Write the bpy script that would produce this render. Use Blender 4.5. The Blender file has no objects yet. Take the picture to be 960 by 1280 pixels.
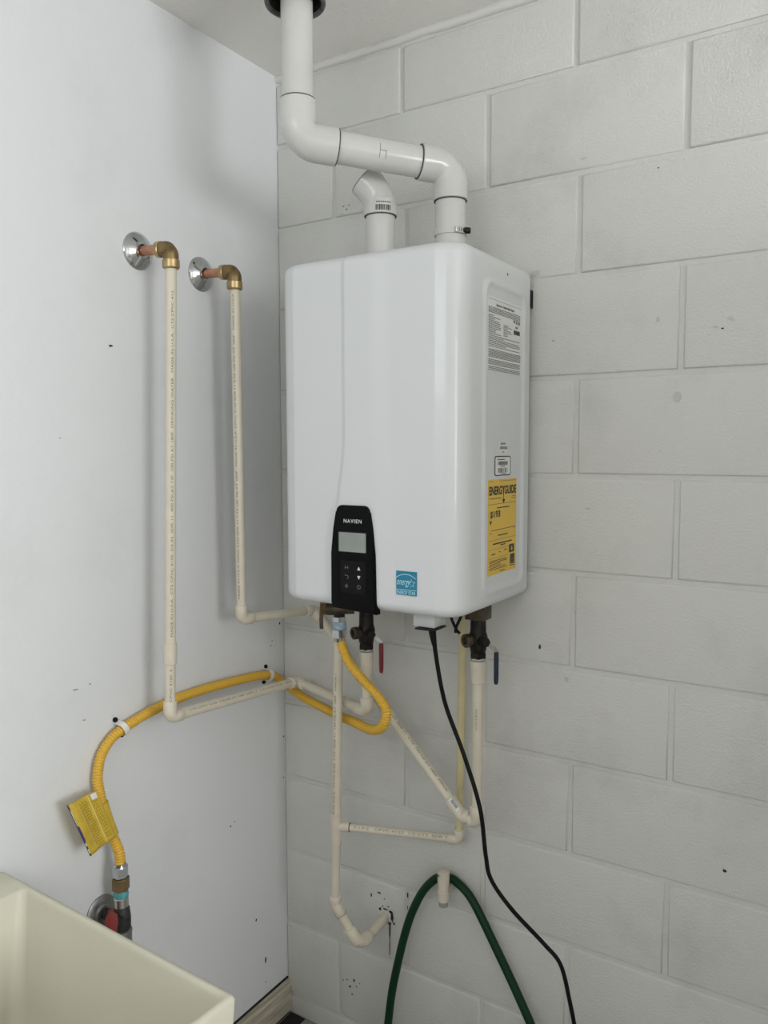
import bpy, bmesh, math, random
from mathutils import Vector, Matrix, Quaternion

random.seed(7)
C = bpy.context.scene.collection
SC = bpy.context.scene

# ------------------------------------------------------------------ camera
CAM = Vector((1.3320, -1.5940, 1.5379))
YAW, PITCH, ROLL, FPX = -0.56703, -0.07975, -0.0029, 990.3
fw = Vector((math.sin(YAW) * math.cos(PITCH), math.cos(YAW) * math.cos(PITCH), math.sin(PITCH)))
r0 = Vector((math.cos(YAW), -math.sin(YAW), 0))
u0 = r0.cross(fw)
rt = r0 * math.cos(ROLL) + u0 * math.sin(ROLL)
up = -r0 * math.sin(ROLL) + u0 * math.cos(ROLL)
cd = bpy.data.cameras.new('camera')
cam = bpy.data.objects.new('camera', cd)
C.objects.link(cam)
M = Matrix((rt, up, -fw)).transposed().to_4x4()
M.translation = CAM
cam.matrix_world = M
cd.sensor_fit = 'VERTICAL'
cd.sensor_height = 36.0
cd.lens = FPX / 1280 * 36.0
cd.clip_start = 0.05
SC.camera = cam

# ------------------------------------------------------------------ light
SC.view_settings.view_transform = 'Standard'
SC.view_settings.look = 'None'
SC.view_settings.gamma = 1
SC.view_settings.exposure = 0.06
SC.view_settings.use_curve_mapping = False
W = bpy.data.worlds.new('daylight')
SC.world = W
W.use_nodes = True
wb = W.node_tree.nodes['Background']
wb.inputs[0].default_value = (0.80, 0.90, 1.0, 1)
wb.inputs[1].default_value = 1.0


def area(name, loc, target, sx, sy, power, col):
    l = bpy.data.lights.new(name, 'AREA')
    l.shape = 'RECTANGLE'
    l.size, l.size_y = sx, sy
    l.energy = power
    l.color = col
    o = bpy.data.objects.new(name, l)
    C.objects.link(o)
    o.location = loc
    o.rotation_euler = (Vector(target) - Vector(loc)).to_track_quat('-Z', 'Y').to_euler()
    return o


RX, RY, RZ = 4.2, -2.7, 2.4646          # room: x 0..RX, y RY..0, z 0..RZ
area('window_daylight', (RX + 0.02, -1.42, 1.70), (0, -1.42, 1.70), 1.55, 1.1, 66, (0.97, 0.985, 1.0))
area('front_window_daylight', (0.95, RY - 0.02, 2.08), (0.95, 0, 2.08), 1.3, 0.6, 8.0, (0.97, 0.99, 1.0))

# ------------------------------------------------------------------ materials
MATS = {}


def nt(name):
    m = bpy.data.materials.new(name)
    m.use_nodes = True
    b = m.node_tree.nodes['Principled BSDF']
    MATS[name] = m
    return m, m.node_tree.nodes, m.node_tree.links, b


def plain(name, col, rough=0.5, metal=0.0, spec=0.5, var=0.0, vscale=30, bump=0.0, bscale=200, coat=0.0):
    m, N, L, b = nt(name)
    b.inputs['Base Color'].default_value = (*col, 1)
    b.inputs['Roughness'].default_value = rough
    b.inputs['Metallic'].default_value = metal
    b.inputs['Specular IOR Level'].default_value = spec
    if coat:
        b.inputs['Coat Weight'].default_value = coat
        b.inputs['Coat Roughness'].default_value = 0.08
    g = N.new('ShaderNodeNewGeometry')
    if var:
        n = N.new('ShaderNodeTexNoise')
        n.inputs['Scale'].default_value = vscale
        n.inputs['Detail'].default_value = 5
        L.new(g.outputs['Position'], n.inputs['Vector'])
        r = N.new('ShaderNodeMapRange')
        r.inputs[1].default_value = 0.3
        r.inputs[2].default_value = 0.7
        r.inputs[3].default_value = 1 - var
        r.inputs[4].default_value = 1 + var * 0.5
        L.new(n.outputs['Fac'], r.inputs[0])
        mx = N.new('ShaderNodeVectorMath')
        mx.operation = 'SCALE'
        mx.inputs[0].default_value = col
        L.new(r.outputs[0], mx.inputs['Scale'])
        L.new(mx.outputs[0], b.inputs['Base Color'])
    if bump:
        n2 = N.new('ShaderNodeTexNoise')
        n2.inputs['Scale'].default_value = bscale
        n2.inputs['Detail'].default_value = 3
        L.new(g.outputs['Position'], n2.inputs['Vector'])
        bp = N.new('ShaderNodeBump')
        bp.inputs['Strength'].default_value = bump
        bp.inputs['Distance'].default_value = 0.002
        L.new(n2.outputs['Fac'], bp.inputs['Height'])
        L.new(bp.outputs[0], b.inputs['Normal'])
    return m


def painted(name, col, grime, bump, scale, rough=0.6, fleck=0.35):
    """painted masonry / drywall: fine stipple, faint smears of grime and tiny dark flecks"""
    m, N, L, b = nt(name)
    g = N.new('ShaderNodeNewGeometry')
    b.inputs['Roughness'].default_value = rough
    b.inputs['Specular IOR Level'].default_value = 0.3
    n1 = N.new('ShaderNodeTexNoise')
    n1.inputs['Scale'].default_value = 3.2
    n1.inputs['Detail'].default_value = 8
    n1.inputs['Roughness'].default_value = 0.62
    L.new(g.outputs['Position'], n1.inputs['Vector'])
    r1 = N.new('ShaderNodeMapRange')
    r1.inputs[1].default_value = 0.52
    r1.inputs[2].default_value = 0.78
    r1.inputs[3].default_value = 0.0
    r1.inputs[4].default_value = grime
    L.new(n1.outputs['Fac'], r1.inputs[0])
    n2 = N.new('ShaderNodeTexVoronoi')
    n2.inputs['Scale'].default_value = 26
    L.new(g.outputs['Position'], n2.inputs['Vector'])
    r2 = N.new('ShaderNodeMapRange')
    r2.inputs[1].default_value = 0.03
    r2.inputs[2].default_value = 0.07
    r2.inputs[3].default_value = fleck
    r2.inputs[4].default_value = 0.0
    L.new(n2.outputs['Distance'], r2.inputs[0])
    n3 = N.new('ShaderNodeTexNoise')
    n3.inputs['Scale'].default_value = 7
    L.new(g.outputs['Position'], n3.inputs['Vector'])
    r3 = N.new('ShaderNodeMapRange')
    r3.inputs[1].default_value = 0.56
    r3.inputs[2].default_value = 0.66
    L.new(n3.outputs['Fac'], r3.inputs[0])
    mu = N.new('ShaderNodeMath')
    mu.operation = 'MULTIPLY'
    L.new(r2.outputs[0], mu.inputs[0])
    L.new(r3.outputs[0], mu.inputs[1])
    ad = N.new('ShaderNodeMath')
    ad.operation = 'ADD'
    ad.use_clamp = True
    L.new(r1.outputs[0], ad.inputs[0])
    L.new(mu.outputs[0], ad.inputs[1])
    mx = N.new('ShaderNodeMix')
    mx.data_type = 'RGBA'
    mx.inputs['A'].default_value = (*col, 1)
    mx.inputs['B'].default_value = (0.19, 0.18, 0.15, 1)
    L.new(ad.outputs[0], mx.inputs['Factor'])
    L.new(mx.outputs['Result'], b.inputs['Base Color'])
    nb = N.new('ShaderNodeTexNoise')
    nb.inputs['Scale'].default_value = scale
    nb.inputs['Detail'].default_value = 6
    nb.inputs['Roughness'].default_value = 0.6
    L.new(g.outputs['Position'], nb.inputs['Vector'])
    bp = N.new('ShaderNodeBump')
    bp.inputs['Strength'].default_value = bump
    bp.inputs['Distance'].default_value = 0.004
    L.new(nb.outputs['Fac'], bp.inputs['Height'])
    L.new(bp.outputs[0], b.inputs['Normal'])
    return m


def streaky(name, col, col2, scale=(6, 6, 90), rough=0.6):
    m, N, L, b = nt(name)
    g = N.new('ShaderNodeNewGeometry')
    mp = N.new('ShaderNodeVectorMath')
    mp.operation = 'MULTIPLY'
    mp.inputs[1].default_value = scale
    L.new(g.outputs['Position'], mp.inputs[0])
    n = N.new('ShaderNodeTexNoise')
    n.inputs['Scale'].default_value = 1.5
    n.inputs['Detail'].default_value = 6
    L.new(mp.outputs[0], n.inputs['Vector'])
    mx = N.new('ShaderNodeMix')
    mx.data_type = 'RGBA'
    mx.inputs['A'].default_value = (*col, 1)
    mx.inputs['B'].default_value = (*col2, 1)
    r = N.new('ShaderNodeMapRange')
    r.inputs[1].default_value = 0.4
    r.inputs[2].default_value = 0.65
    L.new(n.outputs['Fac'], r.inputs[0])
    L.new(r.outputs[0], mx.inputs['Factor'])
    L.new(mx.outputs['Result'], b.inputs['Base Color'])
    b.inputs['Roughness'].default_value = rough
    return m


painted('block_paint', (0.685, 0.685, 0.652), 0.26, 0.55, 210)
painted('drywall_paint', (0.765, 0.775, 0.785), 0.10, 0.16, 95, fleck=0.25)
painted('ceiling_paint', (0.88, 0.86, 0.81), 0.12, 0.55, 130, fleck=0.1)
plain('plain_wall', (0.74, 0.73, 0.70), 0.8)
plain('concrete', (0.34, 0.33, 0.31), 0.8, var=0.25, vscale=9, bump=0.3)
plain('bead', (0.70, 0.70, 0.66), 0.6, bump=0.6, bscale=70)
streaky('old_trim', (0.52, 0.485, 0.39), (0.34, 0.30, 0.22))
plain('gap_shade', (0.015, 0.013, 0.012), 0.9)
plain('chip', (0.035, 0.033, 0.03), 0.9)
plain('scuff', (0.36, 0.35, 0.32), 0.9)
plain('smudge', (0.575, 0.57, 0.54), 0.9)
plain('enamel', (0.70, 0.715, 0.725), 0.30, spec=0.5, coat=0.25)
plain('pvc', (0.625, 0.62, 0.595), 0.17, spec=0.5, var=0.05, vscale=14)
plain('pvc_seam', (0.05, 0.04, 0.06), 0.7)
plain('cpvc', (0.70, 0.645, 0.52), 0.38, var=0.05, vscale=25)
plain('cpvc_fit', (0.70, 0.635, 0.525), 0.42, var=0.06, vscale=40)
plain('cpvc_aged', (0.68, 0.59, 0.34), 0.40, var=0.08, vscale=25)
plain('ink', (0.06, 0.06, 0.055), 0.7)
plain('pipe_ink', (0.17, 0.155, 0.12), 0.7)
plain('white_ink', (0.80, 0.82, 0.82), 0.5)
plain('dim_ink', (0.20, 0.21, 0.21), 0.5)
plain('label_white', (0.80, 0.80, 0.79), 0.5)
plain('label_yellow', (0.80, 0.535, 0.085), 0.5)
plain('tag_yellow', (0.68, 0.47, 0.05), 0.3, var=0.16, vscale=35)
plain('tag_gold', (0.36, 0.24, 0.02), 0.5)
plain('tag_pale', (0.85, 0.70, 0.30), 0.4)
plain('tag_blue', (0.04, 0.035, 0.17), 0.5)
plain('label_blue', (0.010, 0.215, 0.36), 0.45)
plain('pale_blue', (0.48, 0.78, 0.86), 0.5)
plain('gloss_black', (0.0025, 0.0025, 0.003), 0.25, spec=0.10)
plain('soft_black', (0.0045, 0.0045, 0.005), 0.4, spec=0.15)
plain('lcd', (0.30, 0.34, 0.31), 0.2, var=0.12, vscale=20)
plain('rubber_black', (0.005, 0.005, 0.006), 0.5, spec=0.2)
plain('rubber_green', (0.003, 0.034, 0.010), 0.45, spec=0.25)
plain('hose_yellow', (0.74, 0.44, 0.045), 0.42)
plain('chrome', (0.56, 0.57, 0.58), 0.10, metal=1)
plain('steel', (0.62, 0.62, 0.60), 0.28, metal=1)
plain('copper', (0.60, 0.30, 0.20), 0.42, metal=0.85, var=0.30, vscale=60)
plain('brass', (0.26, 0.185, 0.085), 0.40, metal=0.9, var=0.3, vscale=50)
plain('brass_light', (0.48, 0.36, 0.19), 0.30, metal=0.9, var=0.2, vscale=50)
plain('brass_mid', (0.095, 0.076, 0.052), 0.42, metal=0.7, var=0.4, vscale=60)
plain('brass_dark', (0.020, 0.017, 0.013), 0.45, metal=0.6, var=0.4, vscale=60)
plain('iron', (0.05, 0.048, 0.046), 0.55, metal=0.4, var=0.5, vscale=70)
plain('galv', (0.34, 0.34, 0.33), 0.45, metal=0.8, var=0.3, vscale=45)
plain('tape_teal', (0.10, 0.40, 0.42), 0.5, var=0.3, vscale=120)
plain('tape_blue', (0.33, 0.47, 0.55), 0.45, var=0.3, vscale=120)
plain('red_grip', (0.17, 0.012, 0.018), 0.4)
plain('red_valve', (0.25, 0.035, 0.03), 0.5)
plain('blue_grip', (0.010, 0.017, 0.045), 0.4)
plain('grey_plastic', (0.62, 0.62, 0.61), 0.45)
plain('strap_white', (0.82, 0.81, 0.77), 0.4)
plain('tub', (0.635, 0.615, 0.495), 0.45, var=0.04, vscale=7, bump=0.12, bscale=120)
plain('sleeve_dark', (0.035, 0.033, 0.03), 0.65, var=0.6, vscale=60)
plain('sleeve_rim', (0.14, 0.135, 0.125), 0.7, var=0.5, vscale=90)

# ------------------------------------------------------------------ helpers


def link(name, me, mat, parent=None, smooth=True):
    if mat:
        me.materials.append(MATS[mat])
    if smooth:
        for p in me.polygons:
            p.use_smooth = True
    o = bpy.data.objects.new(name, me)
    C.objects.link(o)
    if parent:
        o.parent = parent
        o.matrix_parent_inverse = Matrix.Identity(4)
        base = Vector((0, 0, 0))
        q = parent
        while q:
            base += q.location
            q = q.parent
        o.location = -base
    return o


def from_bm(name, bm, mat, parent=None, smooth=False, angle=None):
    bmesh.ops.recalc_face_normals(bm, faces=bm.faces)
    me = bpy.data.meshes.new(name)
    bm.to_mesh(me)
    bm.free()
    o = link(name, me, mat, parent, smooth)
    if angle is not None:
        for p in me.polygons:
            p.use_smooth = True
        me.set_sharp_from_angle(angle=math.radians(angle))
    return o


def thing(name, label, cat, loc, group=None):
    o = bpy.data.objects.new(name, None)
    C.objects.link(o)
    o.location = loc
    o.empty_display_size = 0.05
    o['label'] = label
    o['category'] = cat
    if group:
        o['group'] = group
    return o


def V(*a):
    return Vector(a)


def frames(pts):
    n = len(pts)
    T = []
    for i in range(n):
        a = pts[max(i - 1, 0)]
        b = pts[min(i + 1, n - 1)]
        t = (b - a)
        T.append(t.normalized() if t.length > 1e-9 else Vector((0, 0, 1)))
    ref = Vector((0, 0, 1)) if abs(T[0].z) < 0.9 else Vector((0, -1, 0))
    nrm = (ref - T[0] * ref.dot(T[0])).normalized()
    out = []
    for i in range(n):
        if i:
            q = T[i - 1].rotation_difference(T[i])
            nrm = q @ nrm
            nrm = (nrm - T[i] * nrm.dot(T[i])).normalized()
        out.append((T[i], nrm, T[i].cross(nrm)))
    return out


def sweep(name, pts, rad, mat, parent=None, seg=20, cap=True, angle=50):
    pts = [Vector(p) for p in pts]
    if not hasattr(rad, '__len__'):
        rad = [rad] * len(pts)
    # duplicate-position steps (radius jumps) need the frame of the neighbour
    eps = []
    for i, p in enumerate(pts):
        q = p.copy()
        eps.append(q)
    fr = frames(eps)
    vs, fs = [], []
    for (t, n, b), p, r in zip(fr, pts, rad):
        for k in range(seg):
            a = 2 * math.pi * k / seg
            vs.append(p + (n * math.cos(a) + b * math.sin(a)) * r)
    for i in range(len(pts) - 1):
        for k in range(seg):
            k2 = (k + 1) % seg
            fs.append((i * seg + k, i * seg + k2, (i + 1) * seg + k2, (i + 1) * seg + k))
    if cap:
        fs.append(tuple(range(seg - 1, -1, -1)))
        e = (len(pts) - 1) * seg
        fs.append(tuple(range(e, e + seg)))
    me = bpy.data.meshes.new(name)
    me.from_pydata([tuple(v) for v in vs], [], fs)
    o = link(name, me, mat, parent)
    me.set_sharp_from_angle(angle=math.radians(angle))
    return o


def lathe(name, base, axis, prof, mat, parent=None, seg=24, cap=True, angle=35):
    """prof: list of (distance along axis, radius)"""
    base = Vector(base)
    ax = Vector(axis).normalized()
    ref = Vector((0, 0, 1)) if abs(ax.z) < 0.9 else Vector((0, -1, 0))
    n = (ref - ax * ref.dot(ax)).normalized()
    b = ax.cross(n)
    vs, fs = [], []
    for d, r in prof:
        for k in range(seg):
            a = 2 * math.pi * (k + 0.5) / seg
            vs.append(base + ax * d + (n * math.cos(a) + b * math.sin(a)) * r)
    for i in range(len(prof) - 1):
        for k in range(seg):
            k2 = (k + 1) % seg
            fs.append((i * seg + k, i * seg + k2, (i + 1) * seg + k2, (i + 1) * seg + k))
    if cap:
        fs.append(tuple(range(seg - 1, -1, -1)))
        e = (len(prof) - 1) * seg
        fs.append(tuple(range(e, e + seg)))
    me = bpy.data.meshes.new(name)
    me.from_pydata([tuple(v) for v in vs], [], fs)
    o = link(name, me, mat, parent)
    me.set_sharp_from_angle(angle=math.radians(angle))
    return o


def hexnut(name, base, axis, length, r, mat, parent=None):
    c = r * 0.06
    return lathe(name, base, axis, [(0, r - c), (c, r), (length - c, r), (length, r - c)], mat, parent, seg=6, angle=20)


def fillet(a, c, b, br, n=8):
    """points of a -> c -> b with a rounded corner of bend radius br"""
    a, c, b = Vector(a), Vector(c), Vector(b)
    d1 = (a - c).normalized()
    d2 = (b - c).normalized()
    ang = d1.angle(d2)
    tl = br / math.tan(ang / 2)
    p1 = c + d1 * tl
    p2 = c + d2 * tl
    cen = c + (d1 + d2).normalized() * (br / math.sin(ang / 2))
    v1 = p1 - cen
    v2 = p2 - cen
    out = [a]
    w = v1.angle(v2)
    for i in range(n + 1):
        t = i / n
        out.append(cen + (v1 * math.sin((1 - t) * w) + v2 * math.sin(t * w)) / math.sin(w))
    out.append(b)
    return out


def elbow(name, c, a, b, la, lb, rad, br, mat, parent, seam=None, seg=24, lip=0.06, n=10):
    """elbow fitting at corner c with hubs towards points a and b"""
    c = Vector(c)
    da = (Vector(a) - c).normalized()
    db = (Vector(b) - c).normalized()
    pa, pb = c + da * la, c + db * lb
    mid = fillet(pa, c, pb, br, n)
    lo, hi = rad * (1 - lip), rad
    pts = [pa, pa - da * rad * 0.05] + mid[1:-1] + [pb - db * rad * 0.05, pb]
    rs = [rad * 0.94, hi] + [lo + (hi - lo) * abs(2 * i / n - 1) for i in range(n + 1)] + [hi, rad * 0.94]
    o = sweep(name, pts, rs, mat, parent, seg)
    if seam:
        for p, d in ((pa, da), (pb, db)):
            lathe('seam_ring', p - d * 0.0003, d, [(0, rad * 0.955), (0.0016, rad * 0.955)], seam, o, seg=24)
    return o


def coupling(name, a, b, rad, mat, parent, seam=None):
    a, b = Vector(a), Vector(b)
    d = (b - a).normalized()
    l = (b - a).length
    return lathe(name, a, d, [(0, rad * 0.93), (rad * 0.08, rad), (l - rad * 0.08, rad), (l, rad * 0.93)], mat, parent)


def box_bm(lo, hi, bevel=0.0, seg=2):
    bm = bmesh.new()
    bmesh.ops.create_cube(bm, size=1)
    lo, hi = Vector(lo), Vector(hi)
    for v in bm.verts:
        v.co = Vector([(lo[i] + hi[i]) / 2 + v.co[i] * (hi[i] - lo[i]) for i in range(3)])
    if bevel:
        bmesh.ops.bevel(bm, geom=bm.edges[:], offset=bevel, segments=seg, profile=0.5, affect='EDGES')
    return bm


def box(name, lo, hi, mat, parent=None, bevel=0.0, seg=2):
    return from_bm(name, box_bm(lo, hi, bevel, seg), mat, parent, angle=40 if bevel else None)


def boxes(name, lst, mat, parent=None):
    bm = bmesh.new()
    for lo, hi in lst:
        b = box_bm(lo, hi)
        me = bpy.data.meshes.new('tmp')
        b.to_mesh(me)
        b.free()
        bm.from_mesh(me)
        bpy.data.meshes.remove(me)
    return from_bm(name, bm, mat, parent)


def prism(name, outline, org, ux, uy, depth, mat, parent=None, bevel=0.0, seg=2):
    """flat outline [(u,v)] in the plane org+u*ux+v*uy, extruded by depth along ux x uy"""
    org, ux, uy = Vector(org), Vector(ux), Vector(uy)
    nz = ux.cross(uy).normalized()
    bm = bmesh.new()
    vs = [bm.verts.new(org + ux * u + uy * v) for u, v in outline]
    f = bm.faces.new(vs)
    r = bmesh.ops.extrude_face_region(bm, geom=[f])
    top = [g for g in r['geom'] if isinstance(g, bmesh.types.BMVert)]
    for v in top:
        v.co += nz * depth
    if bevel:
        ts = set(top)
        ed = [e for e in bm.edges if e.verts[0] in ts and e.verts[1] in ts]
        bmesh.ops.bevel(bm, geom=ed, offset=bevel, segments=seg, profile=0.5, affect='EDGES')
    return from_bm(name, bm, mat, parent, angle=40)


def rrect(u0, v0, u1, v1, r, n=5):
    out = []
    for cx, cy, a0 in ((u1 - r, v0 + r, -90), (u1 - r, v1 - r, 0), (u0 + r, v1 - r, 90), (u0 + r, v0 + r, 180)):
        for i in range(n + 1):
            a = math.radians(a0 + 90 * i / n)
            out.append((cx + r * math.cos(a), cy + r * math.sin(a)))
    return out


def quads(name, lst, org, ux, uy, mat, parent=None, lift=0.0):
    """many flat printed rectangles (u0,v0,u1,v1) as one mesh"""
    org, ux, uy = Vector(org), Vector(ux), Vector(uy)
    nz = ux.cross(uy).normalized()
    vs, fs = [], []
    for u0, v0, u1, v1 in lst:
        k = len(vs)
        for u, v in ((u0, v0), (u1, v0), (u1, v1), (u0, v1)):
            vs.append(tuple(org + ux * u + uy * v + nz * lift))
        fs.append((k, k + 1, k + 2, k + 3))
    me = bpy.data.meshes.new(name)
    me.from_pydata(vs, [], fs)
    return link(name, me, mat, parent, False)


def text_geo(s, size, bold=0.0, shear=0.0, space=1.0):
    cu = bpy.data.curves.new('tmp_text', 'FONT')
    cu.body = s
    cu.size = size
    cu.offset = bold * size
    cu.shear = shear
    cu.space_character = space
    cu.resolution_u = 3
    o = bpy.data.objects.new('tmp_text', cu)
    C.objects.link(o)
    dg = bpy.context.evaluated_depsgraph_get()
    dg.update()
    me = bpy.data.meshes.new_from_object(o.evaluated_get(dg))
    bpy.data.objects.remove(o)
    bpy.data.curves.remove(cu)
    vs = [v.co.copy() for v in me.vertices]
    fs = [tuple(p.vertices) for p in me.polygons]
    bpy.data.meshes.remove(me)
    return vs, fs


def text(name, s, org, ux, uy, width, height, mat, parent, lift=0.0004, bold=0.0, shear=0.0, space=1.0):
    """flat lettering fitted into width x height"""
    vs, fs = text_geo(s, 1.0, bold, shear, space)
    x0, x1 = min(v.x for v in vs), max(v.x for v in vs)
    y0, y1 = min(v.y for v in vs), max(v.y for v in vs)
    org, ux, uy = Vector(org), Vector(ux), Vector(uy)
    nz = ux.cross(uy).normalized()
    out = [tuple(org + ux * ((v.x - x0) / (x1 - x0) * width) + uy * ((v.y - y0) / (y1 - y0) * height) + nz * lift) for v in vs]
    me = bpy.data.meshes.new(name)
    me.from_pydata(out, [], fs)
    return link(name, me, mat, parent, False)


def pipe_print(s, a, b, start, length, h, r, facing, mat, parent, pitch=0.0056):
    """lettering printed round a pipe a->b of radius r, centred on the side that looks towards `facing`"""
    a, b = Vector(a), Vector(b)
    t = (b - a).normalized()
    f = Vector(facing)
    f = (f - t * f.dot(t)).normalized()
    g = f.cross(t)
    n = int(length / pitch)
    s = (s + '   ') * (n // len(s) + 1)
    s = s[:n].rstrip()
    length = len(s) * pitch
    vs, fs = text_geo(s, 1.0)
    x0, x1 = min(v.x for v in vs), max(v.x for v in vs)
    y0, y1 = 0.0, 0.72
    out = []
    for v in vs:
        u = start + (v.x - x0) / (x1 - x0) * length
        w = ((v.y - y0) / (y1 - y0) - 0.5) * h / r
        out.append(tuple(a + t * u + (f * math.cos(w) + g * math.sin(w)) * (r + 0.0004)))
    me = bpy.data.meshes.new('pipe_lettering')
    me.from_pydata(out, [], fs)
    return link('pipe_lettering', me, mat, parent, False)


def spline(pts, n=8):
    pts = [Vector(p) for p in pts]
    P = [pts[0] * 2 - pts[1]] + pts + [pts[-1] * 2 - pts[-2]]
    out = []
    for i in range(1, len(P) - 2):
        a, b, c, d = P[i - 1:i + 3]
        for k in range(n):
            t = k / n
            out.append(0.5 * ((2 * b) + (c - a) * t + (2 * a - 5 * b + 4 * c - d) * t * t + (3 * b - a - 3 * c + d) * t ** 3))
    out.append(pts[-1])
    return out


def resample(pts, step):
    out = [pts[0]]
    acc = 0.0
    for a, b in zip(pts, pts[1:]):
        l = (b - a).length
        while acc + l >= step:
            t = (step - acc) / l
            a = a + (b - a) * t
            out.append(a.copy())
            l = (b - a).length
            acc = 0.0
        acc += l
    return out


def tub_loft(name, loops, mat, parent, angle=45):
    vs, fs = [], []
    n = len(loops[0])
    for lp in loops:
        vs += [tuple(p) for p in lp]
    for i in range(len(loops) - 1):
        for k in range(n):
            k2 = (k + 1) % n
            fs.append((i * n + k, i * n + k2, (i + 1) * n + k2, (i + 1) * n + k))
    fs.append(tuple(range(n - 1, -1, -1)))
    e = (len(loops) - 1) * n
    fs.append(tuple(range(e, e + n)))
    me = bpy.data.meshes.new(name)
    me.from_pydata(vs, [], fs)
    bm = bmesh.new()
    bm.from_mesh(me)
    bpy.data.meshes.remove(me)
    return from_bm(name, bm, mat, parent, angle=angle)


def struct(o):
    o['kind'] = 'structure'
    return o


CX, CY, CZ = Vector((1, 0, 0)), Vector((0, 1, 0)), Vector((0, 0, 1))

# ------------------------------------------------------------------ the room
T = 0.12
struct(box('floor', (-T, RY - T, -0.1), (RX + T, T, 0), 'concrete'))
struct(box('ceiling', (-T, RY - T, RZ), (RX + T, T, RZ + 0.1), 'ceiling_paint'))
wl = struct(box('wall_left', (-T, RY - T, 0), (0, T, RZ), 'drywall_paint'))
# right wall: an unseen stub partition below the ceiling, added to block window light, then a wide opening into the next bay; windows in the far and front walls (all outside the frame)
struct(boxes('wall_right_light_blocker', [((1.8, -0.80, 0), (1.92, 0, 1.93)), ((1.8, RY, 0), (1.92, -2.45, RZ))], 'plain_wall'))
struct(boxes('wall_far', [((RX, RY, 0), (RX + T, -2.20, RZ)), ((RX, -0.64, 0), (RX + T, T, RZ)),
                          ((RX, -2.20, 0), (RX + T, -0.64, 1.15)), ((RX, -2.20, 2.25), (RX + T, -0.64, RZ))], 'plain_wall'))
struct(boxes('wall_front', [((0, RY - T, 0), (0.3, RY, RZ)), ((1.6, RY - T, 0), (RX, RY, RZ)),
                            ((0.3, RY - T, 2.38), (1.6, RY, RZ)), ((0.3, RY - T, 0), (1.6, RY, 1.78))], 'plain_wall'))

# block wall: a mortar plane with every block its own piece
REC = 0.0043
wb_ = struct(box('wall_back', (0, REC, 0), (RX, REC + T, RZ), 'block_paint'))
BH, BL, JT = 0.2032, 0.4064, 0.0105
ZK = 1.48
mesh_cache = {}


def block_mesh(w, h):
    key = (round(w, 4), round(h, 4))
    if key not in mesh_cache:
        bm = box_bm((0, 0, 0), (w, 0.03, h))
        ed = [e for e in bm.edges if all(v.co.y < 0.001 for v in e.verts)]
        bmesh.ops.bevel(bm, geom=ed, offset=0.0042, segments=3, profile=0.55, affect='EDGES')
        bmesh.ops.recalc_face_normals(bm, faces=bm.faces)
        me = bpy.data.meshes.new('block')
        bm.to_mesh(me)
        bm.free()
        me.materials.append(MATS['block_paint'])
        for p in me.polygons:
            p.use_smooth = True
        me.set_sharp_from_angle(angle=math.radians(60))
        mesh_cache[key] = me
    return mesh_cache[key]


for k in range(-8, 5):
    z0 = max(0.0, ZK + k * BH)
    z1 = min(2.4455, ZK + (k + 1) * BH)
    off = 0.1757 + (BH if k % 2 == 0 else 0.0) - (0.012 if k == 4 else 0)
    xs = [0.0]
    x = off
    while x > 0.05:
        x -= BL
    x += BL
    while x < RX - 0.03:
        if x > 0.03:
            xs.append(x)
        x += BL
    xs.append(RX)
    for a, b in zip(xs, xs[1:]):
        xa = a + (JT / 2 if a > 0 else 0.001)
        xb = b - (JT / 2 if b < RX else 0)
        za = z0 + (JT / 2 if z0 > 0 else 0)
        zb = z1 - JT / 2
        o = bpy.data.objects.new('block', block_mesh(xb - xa, zb - za))
        C.objects.link(o)
        o.parent = wb_
        o.location = (xa, random.uniform(-0.0007, 0.0007), za)

# plaster bead along ceiling and block wall
bd = []
random.seed(3)
tr = struct(sweep('trim_1', [(0.0 + i * 0.06, 0.004, 2.4585 + random.uniform(-0.0012, 0.0012)) for i in range(0, 70)],
                  [0.0105 + random.uniform(-0.0012, 0.0012) for i in range(0, 70)], 'bead', None, seg=12))

# baseboard on the left wall, with stepped profile, and dark strips coloured as the shade in the gaps above and under it
prof = [(0.0, 0.014), (0.016, 0.014), (0.016, 0.034), (0.0135, 0.036), (0.0135, 0.040), (0.016, 0.042), (0.016, 0.060),
        (0.0125, 0.063), (0.0125, 0.066), (0.0145, 0.068), (0.0135, 0.082), (0.010, 0.086), (0.0095, 0.0965), (0.0, 0.0985)]
bm = bmesh.new()
A = [bm.verts.new((px, -0.001, pz)) for px, pz in prof]
B = [bm.verts.new((px, RY + 0.001, pz)) for px, pz in prof]
bm.faces.new(A)
bm.faces.new(B[::-1])
for i in range(len(prof)):
    j = (i + 1) % len(prof)
    bm.faces.new((A[i], B[i], B[j], A[j]))
bb = struct(from_bm('baseboard_left', bm, 'old_trim'))
box('gap_shade_line', (0.0, RY + 0.01, 0.0985), (0.004, -0.002, 0.1025), 'gap_shade', bb)
box('floor_gap_shade', (0.0, RY + 0.01, 0.0), (0.008, -0.002, 0.0145), 'gap_shade', bb)
box('floor_shade_strip', (0.012, RY + 0.01, 0.0), (0.060, -0.001, 0.0012), 'gap_shade', bb)  # dark strip laid on the floor, coloured as the shade of an open gap


def flake(name, c, ax, w, h, mat, parent, seed):
    rn = random.Random(seed)
    n = 9
    pts = []
    for i in range(n):
        a = 2 * math.pi * i / n
        f = rn.uniform(0.55, 1.0)
        pts.append((math.cos(a) * w * f / 2, math.sin(a) * h * f / 2))
    if ax == 'x':
        return prism(name, pts, c, CY, CZ, 0.0006, mat, parent)
    return prism(name, pts, c, CX, CZ, 0.0006, mat, parent)


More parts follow.
